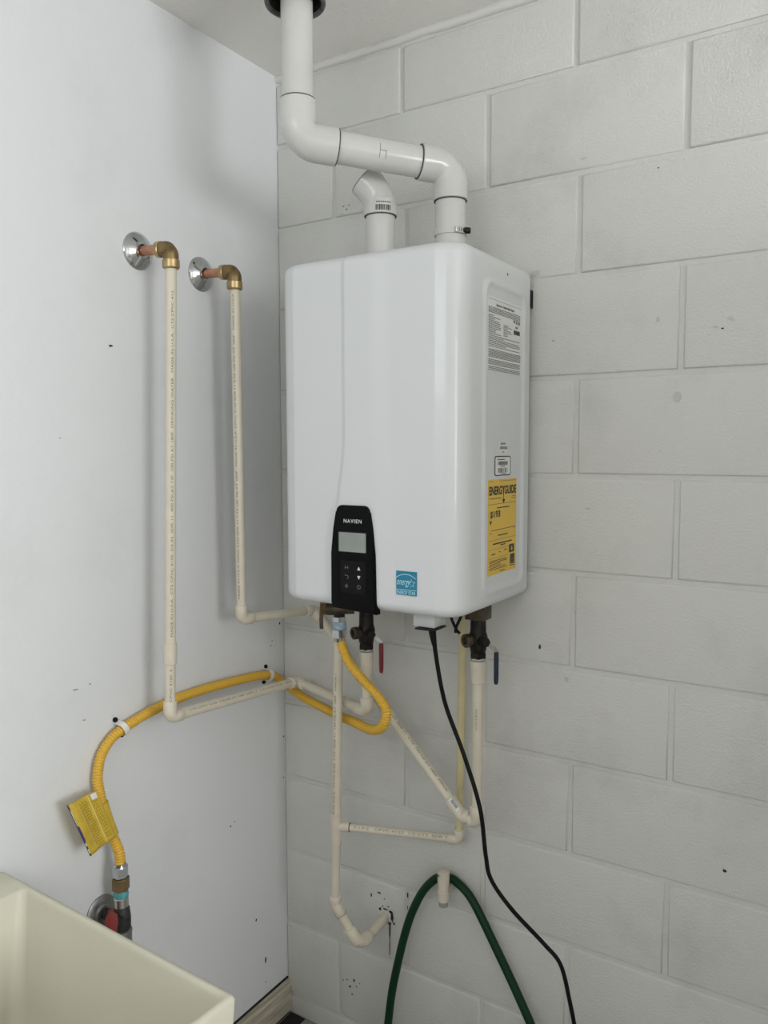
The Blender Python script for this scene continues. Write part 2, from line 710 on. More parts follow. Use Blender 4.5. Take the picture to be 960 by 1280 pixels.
for i, (y, z, w, h) in enumerate([(-0.5255, 1.746, 0.012, 0.006), (-0.0889, 0.197, 0.008, 0.019), (-0.123, 0.325, 0.005, 0.011),
                                  (-0.210, 0.612, 0.006, 0.006), (-0.196, 0.619, 0.004, 0.004), (-0.05, 1.030, 0.004, 0.004),
                                  (-0.045, 1.042, 0.004, 0.003), (-0.014, 1.082, 0.007, 0.010), (-0.006, 0.905, 0.005, 0.007),
                                  (-0.006, 0.663, 0.004, 0.006), (-0.004, 0.775, 0.005, 0.007), (-0.09, 0.077 + 0.06, 0.003, 0.005)]):
    flake('paint_chip', (0.0, y, z), 'x', w, h, 'chip', wl, i)
for i, (y, z, w, h) in enumerate([(-0.617, 1.001, 0.008, 0.004), (-0.633, 1.067, 0.016, 0.004), (-0.600, 1.070, 0.006, 0.005), (-0.648, 1.560, 0.006, 0.003)]):
    flake('scuff', (0.0, y, z), 'x', w, h, 'scuff', wl, 40 + i)
for i, (x, z, w, h) in enumerate([(1.0957, 0.7233, 0.010, 0.007), (0.714, 1.112, 0.006, 0.014), (1.062, 1.758, 0.006, 0.004),
                                  (0.209, 0.150, 0.010, 0.007), (0.222, 0.172, 0.006, 0.010), (0.200, 0.166, 0.007, 0.003), (0.230, 0.158, 0.005, 0.004),
                                  (0.216, 0.132, 0.004, 0.007), (0.188, 0.160, 0.004, 0.004), (0.240, 0.170, 0.003, 0.004),
                                  (0.300, 0.432, 0.012, 0.005), (0.277, 0.418, 0.004, 0.014), (0.316, 0.421, 0.006, 0.003),
                                  (0.939, 2.069, 0.004, 0.003), (0.735, 1.760, 0.004, 0.003), (0.383, 0.452, 0.004, 0.018), (0.383, 0.420, 0.003, 0.014)]):
    flake('paint_chip', (x, -0.0014, z), 'y', w, h, 'chip', wb_, 60 + i)
for i, (x, z, w, h) in enumerate([(1.075, 1.775, 0.016, 0.008), (1.050, 1.762, 0.012, 0.005), (0.985, 1.617 + 0.02, 0.018, 0.022), (0.814, 1.414, 0.018, 0.006),
                                  (0.945, 1.785, 0.010, 0.014), (0.793, 2.115, 0.016, 0.004), (0.695, 1.902, 0.022, 0.016), (0.775, 1.05, 0.012, 0.016),
                                  (0.860, 0.842, 0.006, 0.004), (1.010, 0.505, 0.004, 0.003)]):
    flake('scuff', (x, -0.0014, z), 'y', w, h, 'smudge', wb_, 90 + i)
# broken-out hole round the drain stub and the rust run under it
for seed, (x, z, w, hh) in enumerate([(0.214, 2.108, 0.004, 0.005), (0.205, 2.116, 0.006, 0.003), (0.221, 2.117, 0.003, 0.004), (0.200, 2.099, 0.004, 0.002), (0.3385, 0.379, 0.010, 0.030), (0.334, 0.392, 0.014, 0.009), (0.318, 0.3945, 0.018, 0.005), (0.303, 0.391, 0.009, 0.009), (0.331, 0.361, 0.013, 0.011), (0.344, 0.365, 0.006, 0.008), (0.310, 0.400, 0.006, 0.004), (0.3265, 0.404, 0.008, 0.004)]):
    flake('broken_edge', (x, -0.0012, z), 'y', w, hh, 'chip', wb_, 130 + seed)
prism('drip_stain', [(-0.0008, -0.078), (0.0006, -0.077), (0.0012, -0.05), (0.0008, -0.035), (0.0020, -0.02), (0.0022, 0.0), (-0.0014, 0.0), (-0.0016, -0.024), (-0.0004, -0.04), (-0.0012, -0.055)], (0.331, -0.0014, 0.357), CX, CZ, 0.0006, 'chip', wb_)

# ------------------------------------------------------------------ vent pipes above the heater
PR = 0.0302
PV = V(0.3655, -0.3745, 0)
PE = V(0.5715, -0.1490, 0)
ZH1, ZH2 = 2.119, 2.096
ex = thing('exhaust_vent_pipe', 'white plastic vent pipe stepping sideways from the ceiling sleeve down onto the heater', 'pipe', (PE.x, PE.y, 1.9065))
cL, cR = V(PV.x, PV.y, ZH1), V(PE.x, PE.y, ZH2)
hd = (cR - cL).normalized()
sweep('riser_pipe', [cL + V(0, 0, 0.04), V(PV.x, PV.y, RZ + 0.04)], PR, 'pvc', ex, 32)
sweep('offset_pipe', [cL + hd * 0.03, cR - hd * 0.03], PR, 'pvc', ex, 32)
sweep('drop_pipe', [V(PE.x, PE.y, 1.9065), cR - V(0, 0, 0.03)], PR, 'pvc', ex, 32)
e1 = elbow('elbow', cL, cL + CZ, cR, 0.072, 0.074, 0.0352, 0.036, 'pvc', ex, 'pvc_seam', 36)
e2 = elbow('elbow', cR, cL, cR - CZ, 0.066, 0.066, 0.0345, 0.038, 'pvc', ex, 'pvc_seam', 36)
# pencil marks and smudges on the offset pipe
toc = (CAM - (cL + cR) / 2).normalized()
fcn = (toc - hd * toc.dot(hd)).normalized()
gd = fcn.cross(hd)


def on_pipe(s, w, r=PR):
    return cL + hd * s + (fcn * math.cos(w) - gd * math.sin(w)) * (r + 0.0003)


def curved_mark(name, s0, w0, s1, w1, th, mat, parent, r=PR):
    vs, fs = [], []
    n = 6
    for i in range(n + 1):
        t = i / n
        s = s0 + (s1 - s0) * t
        w = w0 + (w1 - w0) * t
        ds, dw = (th / 2, 0) if abs(w1 - w0) * r > abs(s1 - s0) else (0, th / 2 / r)
        vs += [tuple(on_pipe(s - ds, w - dw, r)), tuple(on_pipe(s + ds, w + dw, r))]
    for i in range(n):
        k = 2 * i
        fs.append((k, k + 1, k + 3, k + 2))
    me = bpy.data.meshes.new(name)
    me.from_pydata(vs, [], fs)
    return link(name, me, mat, parent, False)


ln = (cR - cL).length
for s0, w0, s1, w1 in ((ln * .50, .15, ln * .50, -.75), (ln * .54, .15, ln * .54, -.35), (ln * .50, -.30, ln * .54, -.30)):
    curved_mark('pencil_mark', s0, w0, s1, w1, 0.0011, 'dim_ink', ex)
# worm-drive clamp round the foot of the drop pipe
cl = lathe('hose_clamp', (PE.x, PE.y, 1.9615), CZ, [(0, PR + 0.0006), (0, PR + 0.0022), (0.013, PR + 0.0022), (0.013, PR + 0.0006)], 'pvc', ex, 32, cap=False)
cdir = (V(CAM.x, CAM.y, 0) - V(PE.x, PE.y, 0)).normalized()
cside = cdir.cross(CZ) * -1
cdir2 = (cdir * 0.80 + cside * 0.60).normalized()
side2 = CZ.cross(cdir2)
cc = V(PE.x, PE.y, 1.9665) + cdir2 * (PR + 0.004)
prism('clamp_housing', rrect(-0.013, -0.005, 0.012, 0.0065, 0.002), cc - cdir2 * 0.004, side2, CZ, 0.006, 'steel', cl, 0.001)
quads('slots', [(-0.010 + i * 0.0045, -0.0028, -0.0085 + i * 0.0045, 0.0040) for i in range(5)], cc + cdir2 * 0.0021, side2, CZ, 'ink', cl)
lathe('clamp_screw', cc + side2 * 0.010 + CZ * 0.0005, side2 * 0.85 + cdir2 * 0.5, [(0, 0.0062), (0.009, 0.0062), (0.011, 0.005), (0.0112, 0.0022), (0.010, 0.002)], 'brass_dark', cl, 16)

iv = V(0.4290, -0.1860, 0)
inn = thing('intake_vent_pipe', 'short white plastic pipe with barcoded elbow, left of the taller vent', 'pipe', (iv.x, iv.y, 1.9065))
ci = V(iv.x, iv.y, 2.053)
idir = V(-0.843, -0.537, 0.0).normalized()
sweep('intake_pipe', [V(iv.x, iv.y, 1.9065), ci - CZ * 0.03], PR, 'pvc', inn, 32)
ie = elbow('elbow', ci, ci + idir * 1.0 + CZ * 1.0, ci - CZ, 0.048, 0.040, 0.0345, 0.075, 'pvc', inn, None, 36)
lathe('seam_ring', ci - CZ * 0.041, CZ, [(0, 0.0331), (0.0018, 0.0331)], 'pvc_seam', ie)
# insect screen closing the elbow mouth
im = (idir + CZ).normalized()
lathe('mouth_ring', ci + im * 0.0475, im, [(0, 0.0335), (0.0012, 0.0335)], 'dim_ink', ie)
lathe('mouth_screen', ci + im * 0.0480, im, [(0, 0.030), (0.0006, 0.030)], 'grey_plastic', ie)
# barcode sticker on the elbow
tci = (V(CAM.x, CAM.y, 0) - V(iv.x, iv.y, 0)).normalized()


def around(c, d, ang, r, z):
    q = Quaternion(CZ, ang)
    return c + (q @ d) * r + CZ * z


def wrap_label(name, c, d, rects, r, mat, parent):
    vs, fs = [], []
    for a0, z0, a1, z1 in rects:
        n = max(1, int(abs(a1 - a0) / 0.15))
        for i in range(n):
            k = len(vs)
            b0 = a0 + (a1 - a0) * i / n
            b1 = a0 + (a1 - a0) * (i + 1) / n
            for a, z in ((b0, z0), (b1, z0), (b1, z1), (b0, z1)):
                vs.append(tuple(around(c, d, a, r, z)))
            fs.append((k, k + 1, k + 2, k + 3))
    me = bpy.data.meshes.new(name)
    me.from_pydata(vs, [], fs)
    return link(name, me, mat, parent, False)


cz_ = V(iv.x, iv.y, 2.0225)
wrap_label('sticker', cz_, tci, [(-0.35, -0.008, 0.75, 0.020)], 0.0350, 'pvc', ie)
rn = random.Random(5)
bars = []
a = -0.28
while a < 0.62:
    w = rn.choice((0.025, 0.04, 0.06))
    bars.append((a, -0.005, a + w, 0.006))
    a += w + rn.choice((0.025, 0.04))
bars += [(-0.25 + i * 0.13, 0.010, -0.17 + i * 0.13, 0.0125) for i in range(7)]
wrap_label('barcode', cz_, tci, bars, 0.0354, 'ink', ie)

sl = thing('ceiling_sleeve', 'blackened metal sleeve in the ceiling with the white vent pipe through it', 'vent sleeve', (PV.x, PV.y, RZ))
SR = 0.0545
lathe('sleeve', (PV.x - 0.002, PV.y - 0.002, 2.366), CZ, [(RZ - 2.366, SR - 0.002), (0.0, SR - 0.003), (0.0, SR), (RZ - 2.366, SR)], 'sleeve_dark', sl, 40, cap=False)
lathe('rolled_rim', (PV.x - 0.002, PV.y - 0.002, 2.362), CZ, [(0.011, SR), (0.011, SR + 0.0022), (0.004, SR + 0.0026), (0.0, SR + 0.001), (0.0, SR - 0.003), (0.006, SR - 0.006), (0.006, SR)], 'sleeve_rim', sl, 40, cap=False)
lathe('inner_rim', (PV.x - 0.002, PV.y - 0.002, 2.372), CZ, [(0.0, SR - 0.002), (0.0, SR - 0.006), (0.012, SR - 0.006), (0.012, SR - 0.002)], 'sleeve_dark', sl, 40, cap=False)

# ------------------------------------------------------------------ water heater
XL, XR, YF, YB, ZB, ZT = 0.268, 0.688, -0.334, -0.014, 1.226, 1.906
h = thing('water_heater', 'white wall-hung tankless water heater with black control panel', 'water heater', ((XL + XR) / 2, YB, ZB))


def smooth(a, b, x):
    t = min(1, max(0, (x - a) / (b - a)))
    return t * t * (3 - 2 * t)


RC = 0.052
path = []          # (x, y, nx, ny, side, param)
step = 0.0042
ny_ = int((YB - (YF + RC)) / step)
for i in range(ny_):
    y = YB + (YF + RC - YB) * i / ny_
    path.append((XL, y, -1, 0))
for i in range(14):
    a = math.pi + (math.pi / 2) * i / 14
    path.append((XL + RC + RC * math.cos(a), YF + RC + RC * math.sin(a), math.cos(a), math.sin(a)))
nx_ = int((XR - XL - 2 * RC) / step)
for i in range(nx_):
    path.append((XL + RC + (XR - XL - 2 * RC) * i / nx_, YF, 0, -1))
for i in range(14):
    a = 1.5 * math.pi + (math.pi / 2) * i / 14
    path.append((XR - RC + RC * math.cos(a), YF + RC + RC * math.sin(a), math.cos(a), math.sin(a)))
for i in range(ny_ + 1):
    y = YF + RC + (YB - YF - RC) * i / ny_
    path.append((XR, y, 1, 0))

ER = 0.020
rows = []
for i in range(9):
    a = (math.pi / 2) * i / 8
    rows.append((ZB + ER * (1 - math.sin(a)), ER * (1 - math.cos(a)), 0))
rows = rows[::-1]
rows = [(ZB + ER * (1 - math.cos(math.pi / 2 * i / 8)), ER * (1 - math.sin(math.pi / 2 * i / 8))) for i in range(9)]
nz_ = 150
rows += [(ZB + ER + (ZT - ZB - 2 * ER) * i / nz_, 0.0) for i in range(1, nz_)]
rows += [(ZT - ER * (1 - math.cos(math.pi / 2 * i / 8)), ER * (1 - math.sin(math.pi / 2 * i / 8))) for i in range(8, -1, -1)]


def sd_rrect(u, v, u0, v0, u1, v1, r):
    cx, cy = (u0 + u1) / 2, (v0 + v1) / 2
    dx = abs(u - cx) - (u1 - u0) / 2 + r
    dy = abs(v - cy) - (v1 - v0) / 2 + r
    return math.hypot(max(dx, 0), max(dy, 0)) + min(max(dx, dy), 0) - r


def relief(x, y, nx, ny, z):
    d = 0.0
    if ny < -0.99:
        w = (XR - XL) / 2
        t = (x - (XL + XR) / 2) / w
        d += 0.005 * (1 - t * t)
        # raised central band that flares towards the control panel
        fl = smooth(1.60, 1.42, z)
        xl = 0.4415 - 0.016 * fl * fl
        xr = 0.5100 + 0.010 * fl * fl
        d += 0.0038 * smooth(xl - 0.004, xl + 0.005, x) * (1 - smooth(xr - 0.006, xr + 0.040, x)) - 0.0008 * math.exp(-((x - xl + 0.004) / 0.003) ** 2)
    elif nx > 0.99:
        s = sd_rrect(y, z, -0.240, 1.252, -0.038, 1.856, 0.03)
        d += 0.0050 * math.exp(-((s + 0.008) / 0.0060) ** 2) - 0.0010 * smooth(-0.006, -0.020, s)
    return d


vs, fs = [], []
n = len(path)
for z, ins in rows:
    for x, y, nx, ny in path:
        d = relief(x, y, nx, ny, z) * (1 - ins / ER) - ins
        vs.append((x + nx * d, min(y + ny * d, YB), z))
for i in range(len(rows) - 1):
    for k in range(n - 1):
        fs.append((i * n + k, i * n + k + 1, (i + 1) * n + k + 1, (i + 1) * n + k))
    fs.append((i * n + n - 1, i * n, (i + 1) * n, (i + 1) * n + n - 1))
fs.append(tuple(range(n - 1, -1, -1)))
e = (len(rows) - 1) * n
fs.append(tuple(range(e, e + n)))
me = bpy.data.meshes.new('casing')
me.from_pydata(vs, [], fs)
casing = link('casing', me, 'enamel', h)
me.set_sharp_from_angle(angle=math.radians(55))
box('mounting_bracket', (0.30, -0.0145, 1.83), (0.6893, -0.001, 1.866), 'soft_black', h)

# control panel
po = V(0, YF - 0.0035, 0)
outl = [(0.4135, 1.2225)]


def panel_outline():
    p = []
    L_ = [(0.4160, 1.2262), (0.4135, 1.2380), (0.4140, 1.335), (0.4195, 1.385), (0.4258, 1.4170)]
    R_ = [(0.5060, 1.4170), (0.5115, 1.385), (0.5165, 1.335), (0.5185, 1.2380), (0.5195, 1.2215)]
    p += L_[::-1]
    p += R_[::-1][0:0]
    top = []
    r = 0.013
    for i in range(7):
        a = math.pi - (math.pi / 2) * i / 6
        top.append((0.4285 + r * 0.9 + r * math.cos(a), 1.4165 + r * math.sin(a)))
    for i in range(7):
        a = math.pi / 2 - (math.pi / 2) * i / 6
        top.append((0.5045 - r + r * math.cos(a), 1.4165 + r * math.sin(a)))
    return L_ + top + R_


ol = panel_outline()[::-1]
cp = prism('control_panel', ol, (0, YF + 0.002, 0), CX, CZ, 0.0155, 'gloss_black', h, 0.0022, 2)
pf = YF - 0.0136
prism('display_bezel', rrect(0.4305, 1.3375, 0.4995, 1.3795, 0.002), (0, pf, 0), CX, CZ, 0.0006, 'soft_black', cp)
prism('display', rrect(0.4345, 1.3395, 0.4975, 1.3770, 0.0015), (0, pf - 0.0006, 0), CX, CZ, 0.0005, 'lcd', cp)
kp = prism('keypad', rrect(0.4375, 1.2585, 0.4965, 1.3215, 0.002), (0, pf, 0), CX, CZ, 0.0007, 'soft_black', cp)
kz = [1.3085, 1.2905, 1.2725]
ky = pf - 0.0011
prism('up_arrow', [(0.4775, kz[0] - 0.0035), (0.4845, kz[0] - 0.0035), (0.4810, kz[0] + 0.0035)], (0, ky + 0.0003, 0), CX, CZ, 0.0003, 'white_ink', cp)
prism('down_arrow', [(0.4775, kz[1] + 0.0035), (0.4810, kz[1] - 0.0035), (0.4845, kz[1] + 0.0035)], (0, ky + 0.0003, 0), CX, CZ, 0.0003, 'white_ink', cp)


def ring(name, cx, cz, r, w, y, mat, parent, a0=0, a1=360, n=20):
    vs, fs = [], []
    for i in range(n + 1):
        a = math.radians(a0 + (a1 - a0) * i / n)
        for q in (r - w / 2, r + w / 2):
            vs.append((cx + q * math.cos(a), y, cz + q * math.sin(a)))
    for i in range(n):
        k = 2 * i
        fs.append((k, k + 1, k + 3, k + 2))
    me = bpy.data.meshes.new(name)
    me.from_pydata(vs, [], fs)
    return link(name, me, mat, parent, False)


ring('power_mark', 0.4810, kz[2], 0.0036, 0.0009, ky, 'dim_ink', cp, 120, 420)
quads('power_mark', [(0.4806, kz[2] + 0.001, 0.4814, kz[2] + 0.0045)], (0, ky, 0), CX, CZ, 'dim_ink', cp)
quads('menu_mark', [(0.4485, kz[0] - 0.003, 0.4494, kz[0] + 0.003), (0.4550, kz[0] - 0.003, 0.4559, kz[0] + 0.003), (0.4494, kz[0] - 0.0004, 0.4550, kz[0] + 0.0004)], (0, ky, 0), CX, CZ, 'dim_ink', cp)
ring('back_mark', 0.4535, kz[1] - 0.0005, 0.003, 0.0009, ky, 'dim_ink', cp, -90, 100)
quads('back_mark', [(0.4485, kz[1] + 0.0021, 0.4535, kz[1] + 0.0030), (0.4485, kz[1] + 0.0021, 0.4494, kz[1] + 0.0045)], (0, ky, 0), CX, CZ, 'dim_ink', cp)
ring('setting_mark', 0.4522, kz[2], 0.0022, 0.0009, ky, 'dim_ink', cp)
quads('setting_mark', [(0.4518, kz[2] + 0.0025, 0.4526, kz[2] + 0.0042), (0.4518, kz[2] - 0.0042, 0.4526, kz[2] - 0.0025), (0.4480, kz[2] - 0.0004, 0.4497, kz[2] + 0.0004), (0.4547, kz[2] - 0.0004, 0.4564, kz[2] + 0.0004)], (0, ky, 0), CX, CZ, 'dim_ink', cp)
text('maker_lettering', 'NAVIEN', (0.4460, pf - 0.0002, 1.3955), CX, CZ, 0.0415, 0.0074, 'white_ink', cp, 0.0003, 0.008, 0.0, 1.22)

# blue energy sticker on the front
yf2 = YF - 0.0052
es = prism('energy_sticker', [(0.5600, 1.2650), (0.6035, 1.2650), (0.6035, 1.3100), (0.5600, 1.3100)], (0, yf2 + 0.003, 0), CX, CZ, 0.0036, 'label_blue', h)
ye = yf2 - 0.0010
ring('arc_mark', 0.5815, 1.2700, 0.0345, 0.0012, ye, 'pale_blue', es, 52, 128, 24)
quads('rule', [(0.5600, 1.2748, 0.6035, 1.2758)], (0, ye, 0), CX, CZ, 'pale_blue', es)
text('script_lettering', 'energy', (0.5622, ye, 1.2800), CX, CZ, 0.0290, 0.0130, 'pale_blue', es, 0.0001, 0.0, 0.35)
text('lettering', 'ENERGY STAR', (0.5615, ye, 1.2668), CX, CZ, 0.0405, 0.0064, 'pale_blue', es, 0.0001, 0.01)
star = []
vs, fs = [], []
for i in range(10):
    a = math.radians(90 + 36 * i + 8)
    for q in (1.0, 0.78):
        r = (0.0086 if i % 2 == 0 else 0.0036) * q
        vs.append((0.5940 + r * math.cos(a), ye, 1.2878 + r * math.sin(a)))
for i in range(10):
    if i == 3:
        continue
    j = (i + 1) % 10
    fs.append((2 * i, 2 * i + 1, 2 * j + 1, 2 * j))
me = bpy.data.meshes.new('star_mark')
me.from_pydata(vs, [], fs)
link('star_mark', me, 'pale_blue', es, False)

# stickers on the right side (u = y, v = z, normal +x)
xs_ = XR - 0.0016


def sq(name, lst, mat, parent, lift=0.0):
    return quads(name, lst, (xs_ + 0.0012 + lift, 0, 0), CY, CZ, mat, parent)


def st(name, s, y, z, w, hgt, mat, parent, bold=0.0):
    return text(name, s, (xs_ + 0.0012, y, z), CY, CZ, w, hgt, mat, parent, 0.0001, bold)


sp = prism('specification_label', [(-0.2190, 1.685), (-0.0560, 1.685), (-0.0560, 1.8245), (-0.2190, 1.8245)], (xs_ - 0.001, 0, 0), CY, CZ, 0.0018, 'label_white', h)
rn = random.Random(11)
sq('rule', [(-0.2150, 1.8190, -0.0600, 1.8196)], 'ink', sp)
st('heading_lettering', 'Navien Inc - Tankless Water Heater', -0.180, 1.8085, 0.085, 0.0052, 'ink', sp, 0.02)


def print_lines(y0, y1, z0, z1, pitch, hgt, short=0.3):
    out = []
    z = z1
    while z > z0:
        y = y0
        end = y1 - (rn.random() < short) * rn.uniform(0, 0.6) * (y1 - y0)
        while y < end:
            w = rn.uniform(0.003, 0.010)
            out.append((y, z - hgt, min(y + w, end), z))
            y += w + 0.0012
        z -= pitch
    return out


lines = print_lines(-0.2145, -0.0640, 1.795, 1.8050, 0.0031, 0.0017, 0.0)
lines += print_lines(-0.2145, -0.158, 1.755, 1.790, 0.0034, 0.0016, 0.6)
lines += print_lines(-0.146, -0.106, 1.755, 1.778, 0.0034, 0.0016, 0.6)
lines += print_lines(-0.2145, -0.066, 1.730, 1.752, 0.0033, 0.0015, 0.3)
lines += print_lines(-0.2145, -0.062, 1.710, 1.726, 0.0027, 0.0016, 0.1)
lines += print_lines(-0.2145, -0.064, 1.697, 1.707, 0.0028, 0.0016, 0.1)
lines += print_lines(-0.2145, -0.064, 1.6865, 1.694, 0.0030, 0.0016, 0.35)
sq('print_lines', lines, 'dim_ink', sp)
sq('black_mark', [(-0.0960, 1.7650, -0.0660, 1.7735)], 'ink', sp)
sq('approval_mark', [(-0.0985, 1.7875, -0.0900, 1.7930), (-0.0860, 1.7865, -0.0785, 1.7925), (-0.0745, 1.7860, -0.0660, 1.7920), (-0.0885, 1.7775, -0.0765, 1.7815)], 'dim_ink', sp)

sb = prism('serial_sticker', [(-0.1600, 1.5275), (-0.1230, 1.5275), (-0.1230, 1.5500), (-0.1600, 1.5500)], (xs_ - 0.001, 0, 0), CY, CZ, 0.0018, 'label_white', h)
sq('print_lines', [(-0.1550, 1.5455, -0.1300, 1.5490)] + [(-0.1570 + i * 0.0028, 1.5360, -0.1555 + i * 0.0028, 1.5420) for i in range(12)] + [(-0.1480, 1.5300, -0.1370, 1.5320)], 'dim_ink', sb)
bs = prism('barcode_sticker', rrect(-0.1820, 1.4840, -0.1045, 1.5230, 0.006), (xs_ - 0.001, 0, 0), CY, CZ, 0.0019, 'ink', h)
prism('white_field', rrect(-0.1785, 1.4862, -0.1080, 1.5208, 0.004), (xs_ + 0.0009, 0, 0), CY, CZ, 0.0002, 'label_white', bs)
rects = [(-0.1715, 1.5150, -0.1690, 1.5175), (-0.1665, 1.5152, -0.1350, 1.5170), (-0.155, 1.5020, -0.133, 1.5035), (-0.152, 1.4878, -0.130, 1.4890)]
y = -0.166
while y < -0.120:
    w = rn.choice((0.0009, 0.0015, 0.0022))
    rects.append((y, 1.5050, y + w, 1.5125))
    if rn.random() < 0.75:
        rects.append((y, 1.4900, y + w, 1.4995))
    y += w + rn.choice((0.0009, 0.0015))
sq('barcode', rects, 'ink', bs, 0.0001)

eg = prism('energy_guide_label', [(-0.2115, 1.2905), (-0.0740, 1.2905), (-0.0740, 1.4775), (-0.2115, 1.4775)], (xs_ - 0.001, 0, 0), CY, CZ, 0.0018, 'label_yellow', h)
st('title_lettering', 'ENERGYGUIDE', -0.2060, 1.4470, 0.1290, 0.0175, 'ink', eg, 0.035)
st('price_lettering', '$193', -0.2010, 1.4015, 0.0470, 0.0150, 'ink', eg, 0.025)
el = [(-0.2080, 1.4735, -0.186, 1.4742), (-0.160, 1.4735, -0.080, 1.4742), (-0.2060, 1.4400, -0.150, 1.4412), (-0.096, 1.4412, -0.080, 1.4420), (-0.100, 1.4380, -0.078, 1.4388),
      (-0.2080, 1.4290, -0.0770, 1.4296), (-0.170, 1.4205, -0.110, 1.4225), (-0.1960, 1.3780, -0.0800, 1.3790), (-0.200, 1.3715, -0.195, 1.3735), (-0.088, 1.3770, -0.082, 1.3790),
      (-0.164, 1.3660, -0.116, 1.3680), (-0.2070, 1.3585, -0.0780, 1.3590), (-0.188, 1.3500, -0.096, 1.3525), (-0.152, 1.3460, -0.128, 1.3480), (-0.2070, 1.3405, -0.114, 1.3409),
      (-0.194, 1.3305, -0.176, 1.3325), (-0.158, 1.3325, -0.152, 1.3345), (-0.134, 1.3345, -0.120, 1.3362), (-0.2070, 1.3235, -0.114, 1.3239)]
z = 1.3190
while z > 1.2990:
    el.append((-0.2040, z - 0.0012, rn.choice((-0.122, -0.128, -0.118, -0.150)), z))
    z -= 0.0034
el.append((-0.156, 1.2945, -0.130, 1.2962))
sq('print_lines', el, 'ink', eg)
sq('flame_box', [(-0.1100, 1.3270, -0.0840, 1.3435)], 'ink', eg)
sq('star_box', [(-0.1040, 1.2990, -0.0820, 1.3235)], 'ink', eg)
prism('flame_mark', [(-0.099, 1.331), (-0.094, 1.331), (-0.093, 1.335), (-0.0965, 1.340), (-0.100, 1.335)], (xs_ + 0.0012, 0, 0), CY, CZ, 0.0003, 'label_yellow', eg)
sq('star_lines', [(-0.1020, 1.3060, -0.0840, 1.3064), (-0.1000, 1.3120, -0.0860, 1.3124), (-0.1020, 1.3010, -0.0840, 1.3030)], 'label_yellow', eg, 0.0002)
sq('arrow_stem', [(-0.1395, 1.4340, -0.1370, 1.4640)], 'ink', eg)
prism('arrow_mark', [(-0.1455, 1.4370), (-0.1383, 1.4290), (-0.1310, 1.4370)], (xs_ + 0.0012, 0, 0), CY, CZ, 0.0002, 'ink', eg)
prism('price_arrow', [(-0.2040, 1.3975), (-0.1985, 1.3890), (-0.1930, 1.3975)], (xs_ + 0.0012, 0, 0), CY, CZ, 0.0002, 'ink', eg)
for y, z in ((-0.2146, 1.8793), (-0.0455, 1.8793)):
    lathe('rivet', (XR - 0.0005, y, z), CX, [(0, 0.0022), (0.0006, 0.002)], 'grey_plastic', h, 10)
lathe('screw_hole', (XR - 0.0005, -0.1301, 1.8769), CX, [(0, 0.0026), (0.0007, 0.0026)], 'ink', h, 12)
flake('scratch', (XR - 0.0020, -0.268, 1.322), 'x', 0.002, 0.008, 'dim_ink', h, 3)

# ------------------------------------------------------------------ pipes on the left wall
R34 = 0.0111
towards = lambda p: (CAM - Vector(p))


def wall_stub(root, y, z, px, py, pz):
    """chrome flange, copper stub and brass elbow turning down"""
    lathe('escutcheon', (0.0, y, z), CX, [(0, 0.0385), (0.002, 0.0385), (0.004, 0.037), (0.009, 0.030), (0.014, 0.021), (0.0165, 0.0165), (0.0165, 0.0125), (0.004, 0.0125)], 'chrome', root, 40)
    c = V(px, py, pz)
    a = V(0.0, y, z)
    sweep('copper_stub', [a + (c - a).normalized() * 0.002, c - (c - a).normalized() * 0.02], 0.0102, 'copper', root, 24)
    d = (a - c).normalized()
    be = elbow('brass_elbow', c, a, c - CZ, 0.027, 0.023, 0.0155, 0.0125, 'brass', root, None, 28, 0.12)
    lathe('collar', c + d * 0.024, d, [(0, 0.0150), (0.001, 0.0165), (0.011, 0.0165), (0.0125, 0.0135)], 'brass_light', be)
    lathe('collar', c - CZ * 0.022, -CZ, [(0, 0.0155), (0.001, 0.0172), (0.0155, 0.0172), (0.0175, 0.0150), (0.0185, 0.0125)], 'brass_light', be)


hw = thing('hot_water_line', 'cream plastic pipe line from the left chrome flange, running round the corner to the red-handled valve', 'pipe', (0.0, -0.4502, 1.9474))
wall_stub(hw, -0.4502, 1.9474, 0.097, -0.4495, 1.9395)
A1, A2, A3 = V(0.097, -0.4495, 1.915), V(0.097, -0.4815, 0.985), V(0.097, -0.4815, 0.985)
sweep('pipe', [A1, A2 + (A1 - A2).normalized() * 0.012], R34, 'cpvc', hw, 24)
dv = (A1 - A2).normalized()
coupling('coupling', A2 + dv * 0.111, A2 + dv * 0.154, 0.0139, 'cpvc_fit', hw)
B1 = V(0.092, -0.058, 0.953)
elbow('elbow', A2, A1, B1, 0.034, 0.030, 0.0140, 0.013, 'cpvc_fit', hw)
sweep('pipe', [A2 + (B1 - A2).normalized() * 0.012, B1], R34, 'cpvc', hw, 24)
HV = V(0.3550, -0.1350, 0)
B2 = V(HV.x, HV.y, 0.943)
elbow('elbow', B1, A2, B2, 0.030, 0.036, 0.0140, 0.013, 'cpvc_fit', hw)
sweep('pipe', [B1 + (B2 - B1).normalized() * 0.012, B2], R34, 'cpvc', hw, 24)
elbow('elbow', B2, B1, B2 + CZ, 0.036, 0.034, 0.0148, 0.016, 'cpvc_fit', hw)
sweep('pipe', [B2 + CZ * 0.015, V(HV.x, HV.y, 1.070)], R34, 'cpvc', hw, 24)
lathe('adapter', (HV.x, HV.y, 1.0305), CZ, [(0, 0.0125), (0.001, 0.0140), (0.03, 0.0146), (0.032, 0.0155), (0.052, 0.0155), (0.053, 0.012)], 'cpvc_fit', hw)
pipe_print('MADE IN U.S.A.  CTS CPVC 4120  3/4 IN  SDR 11  400 PSI AT 73F  100 PSI AT 180F  DRINKING WATER', A2, A1, 0.17, 0.70, 0.0044, R34, (1.0, -0.55, 0), 'pipe_ink', hw)
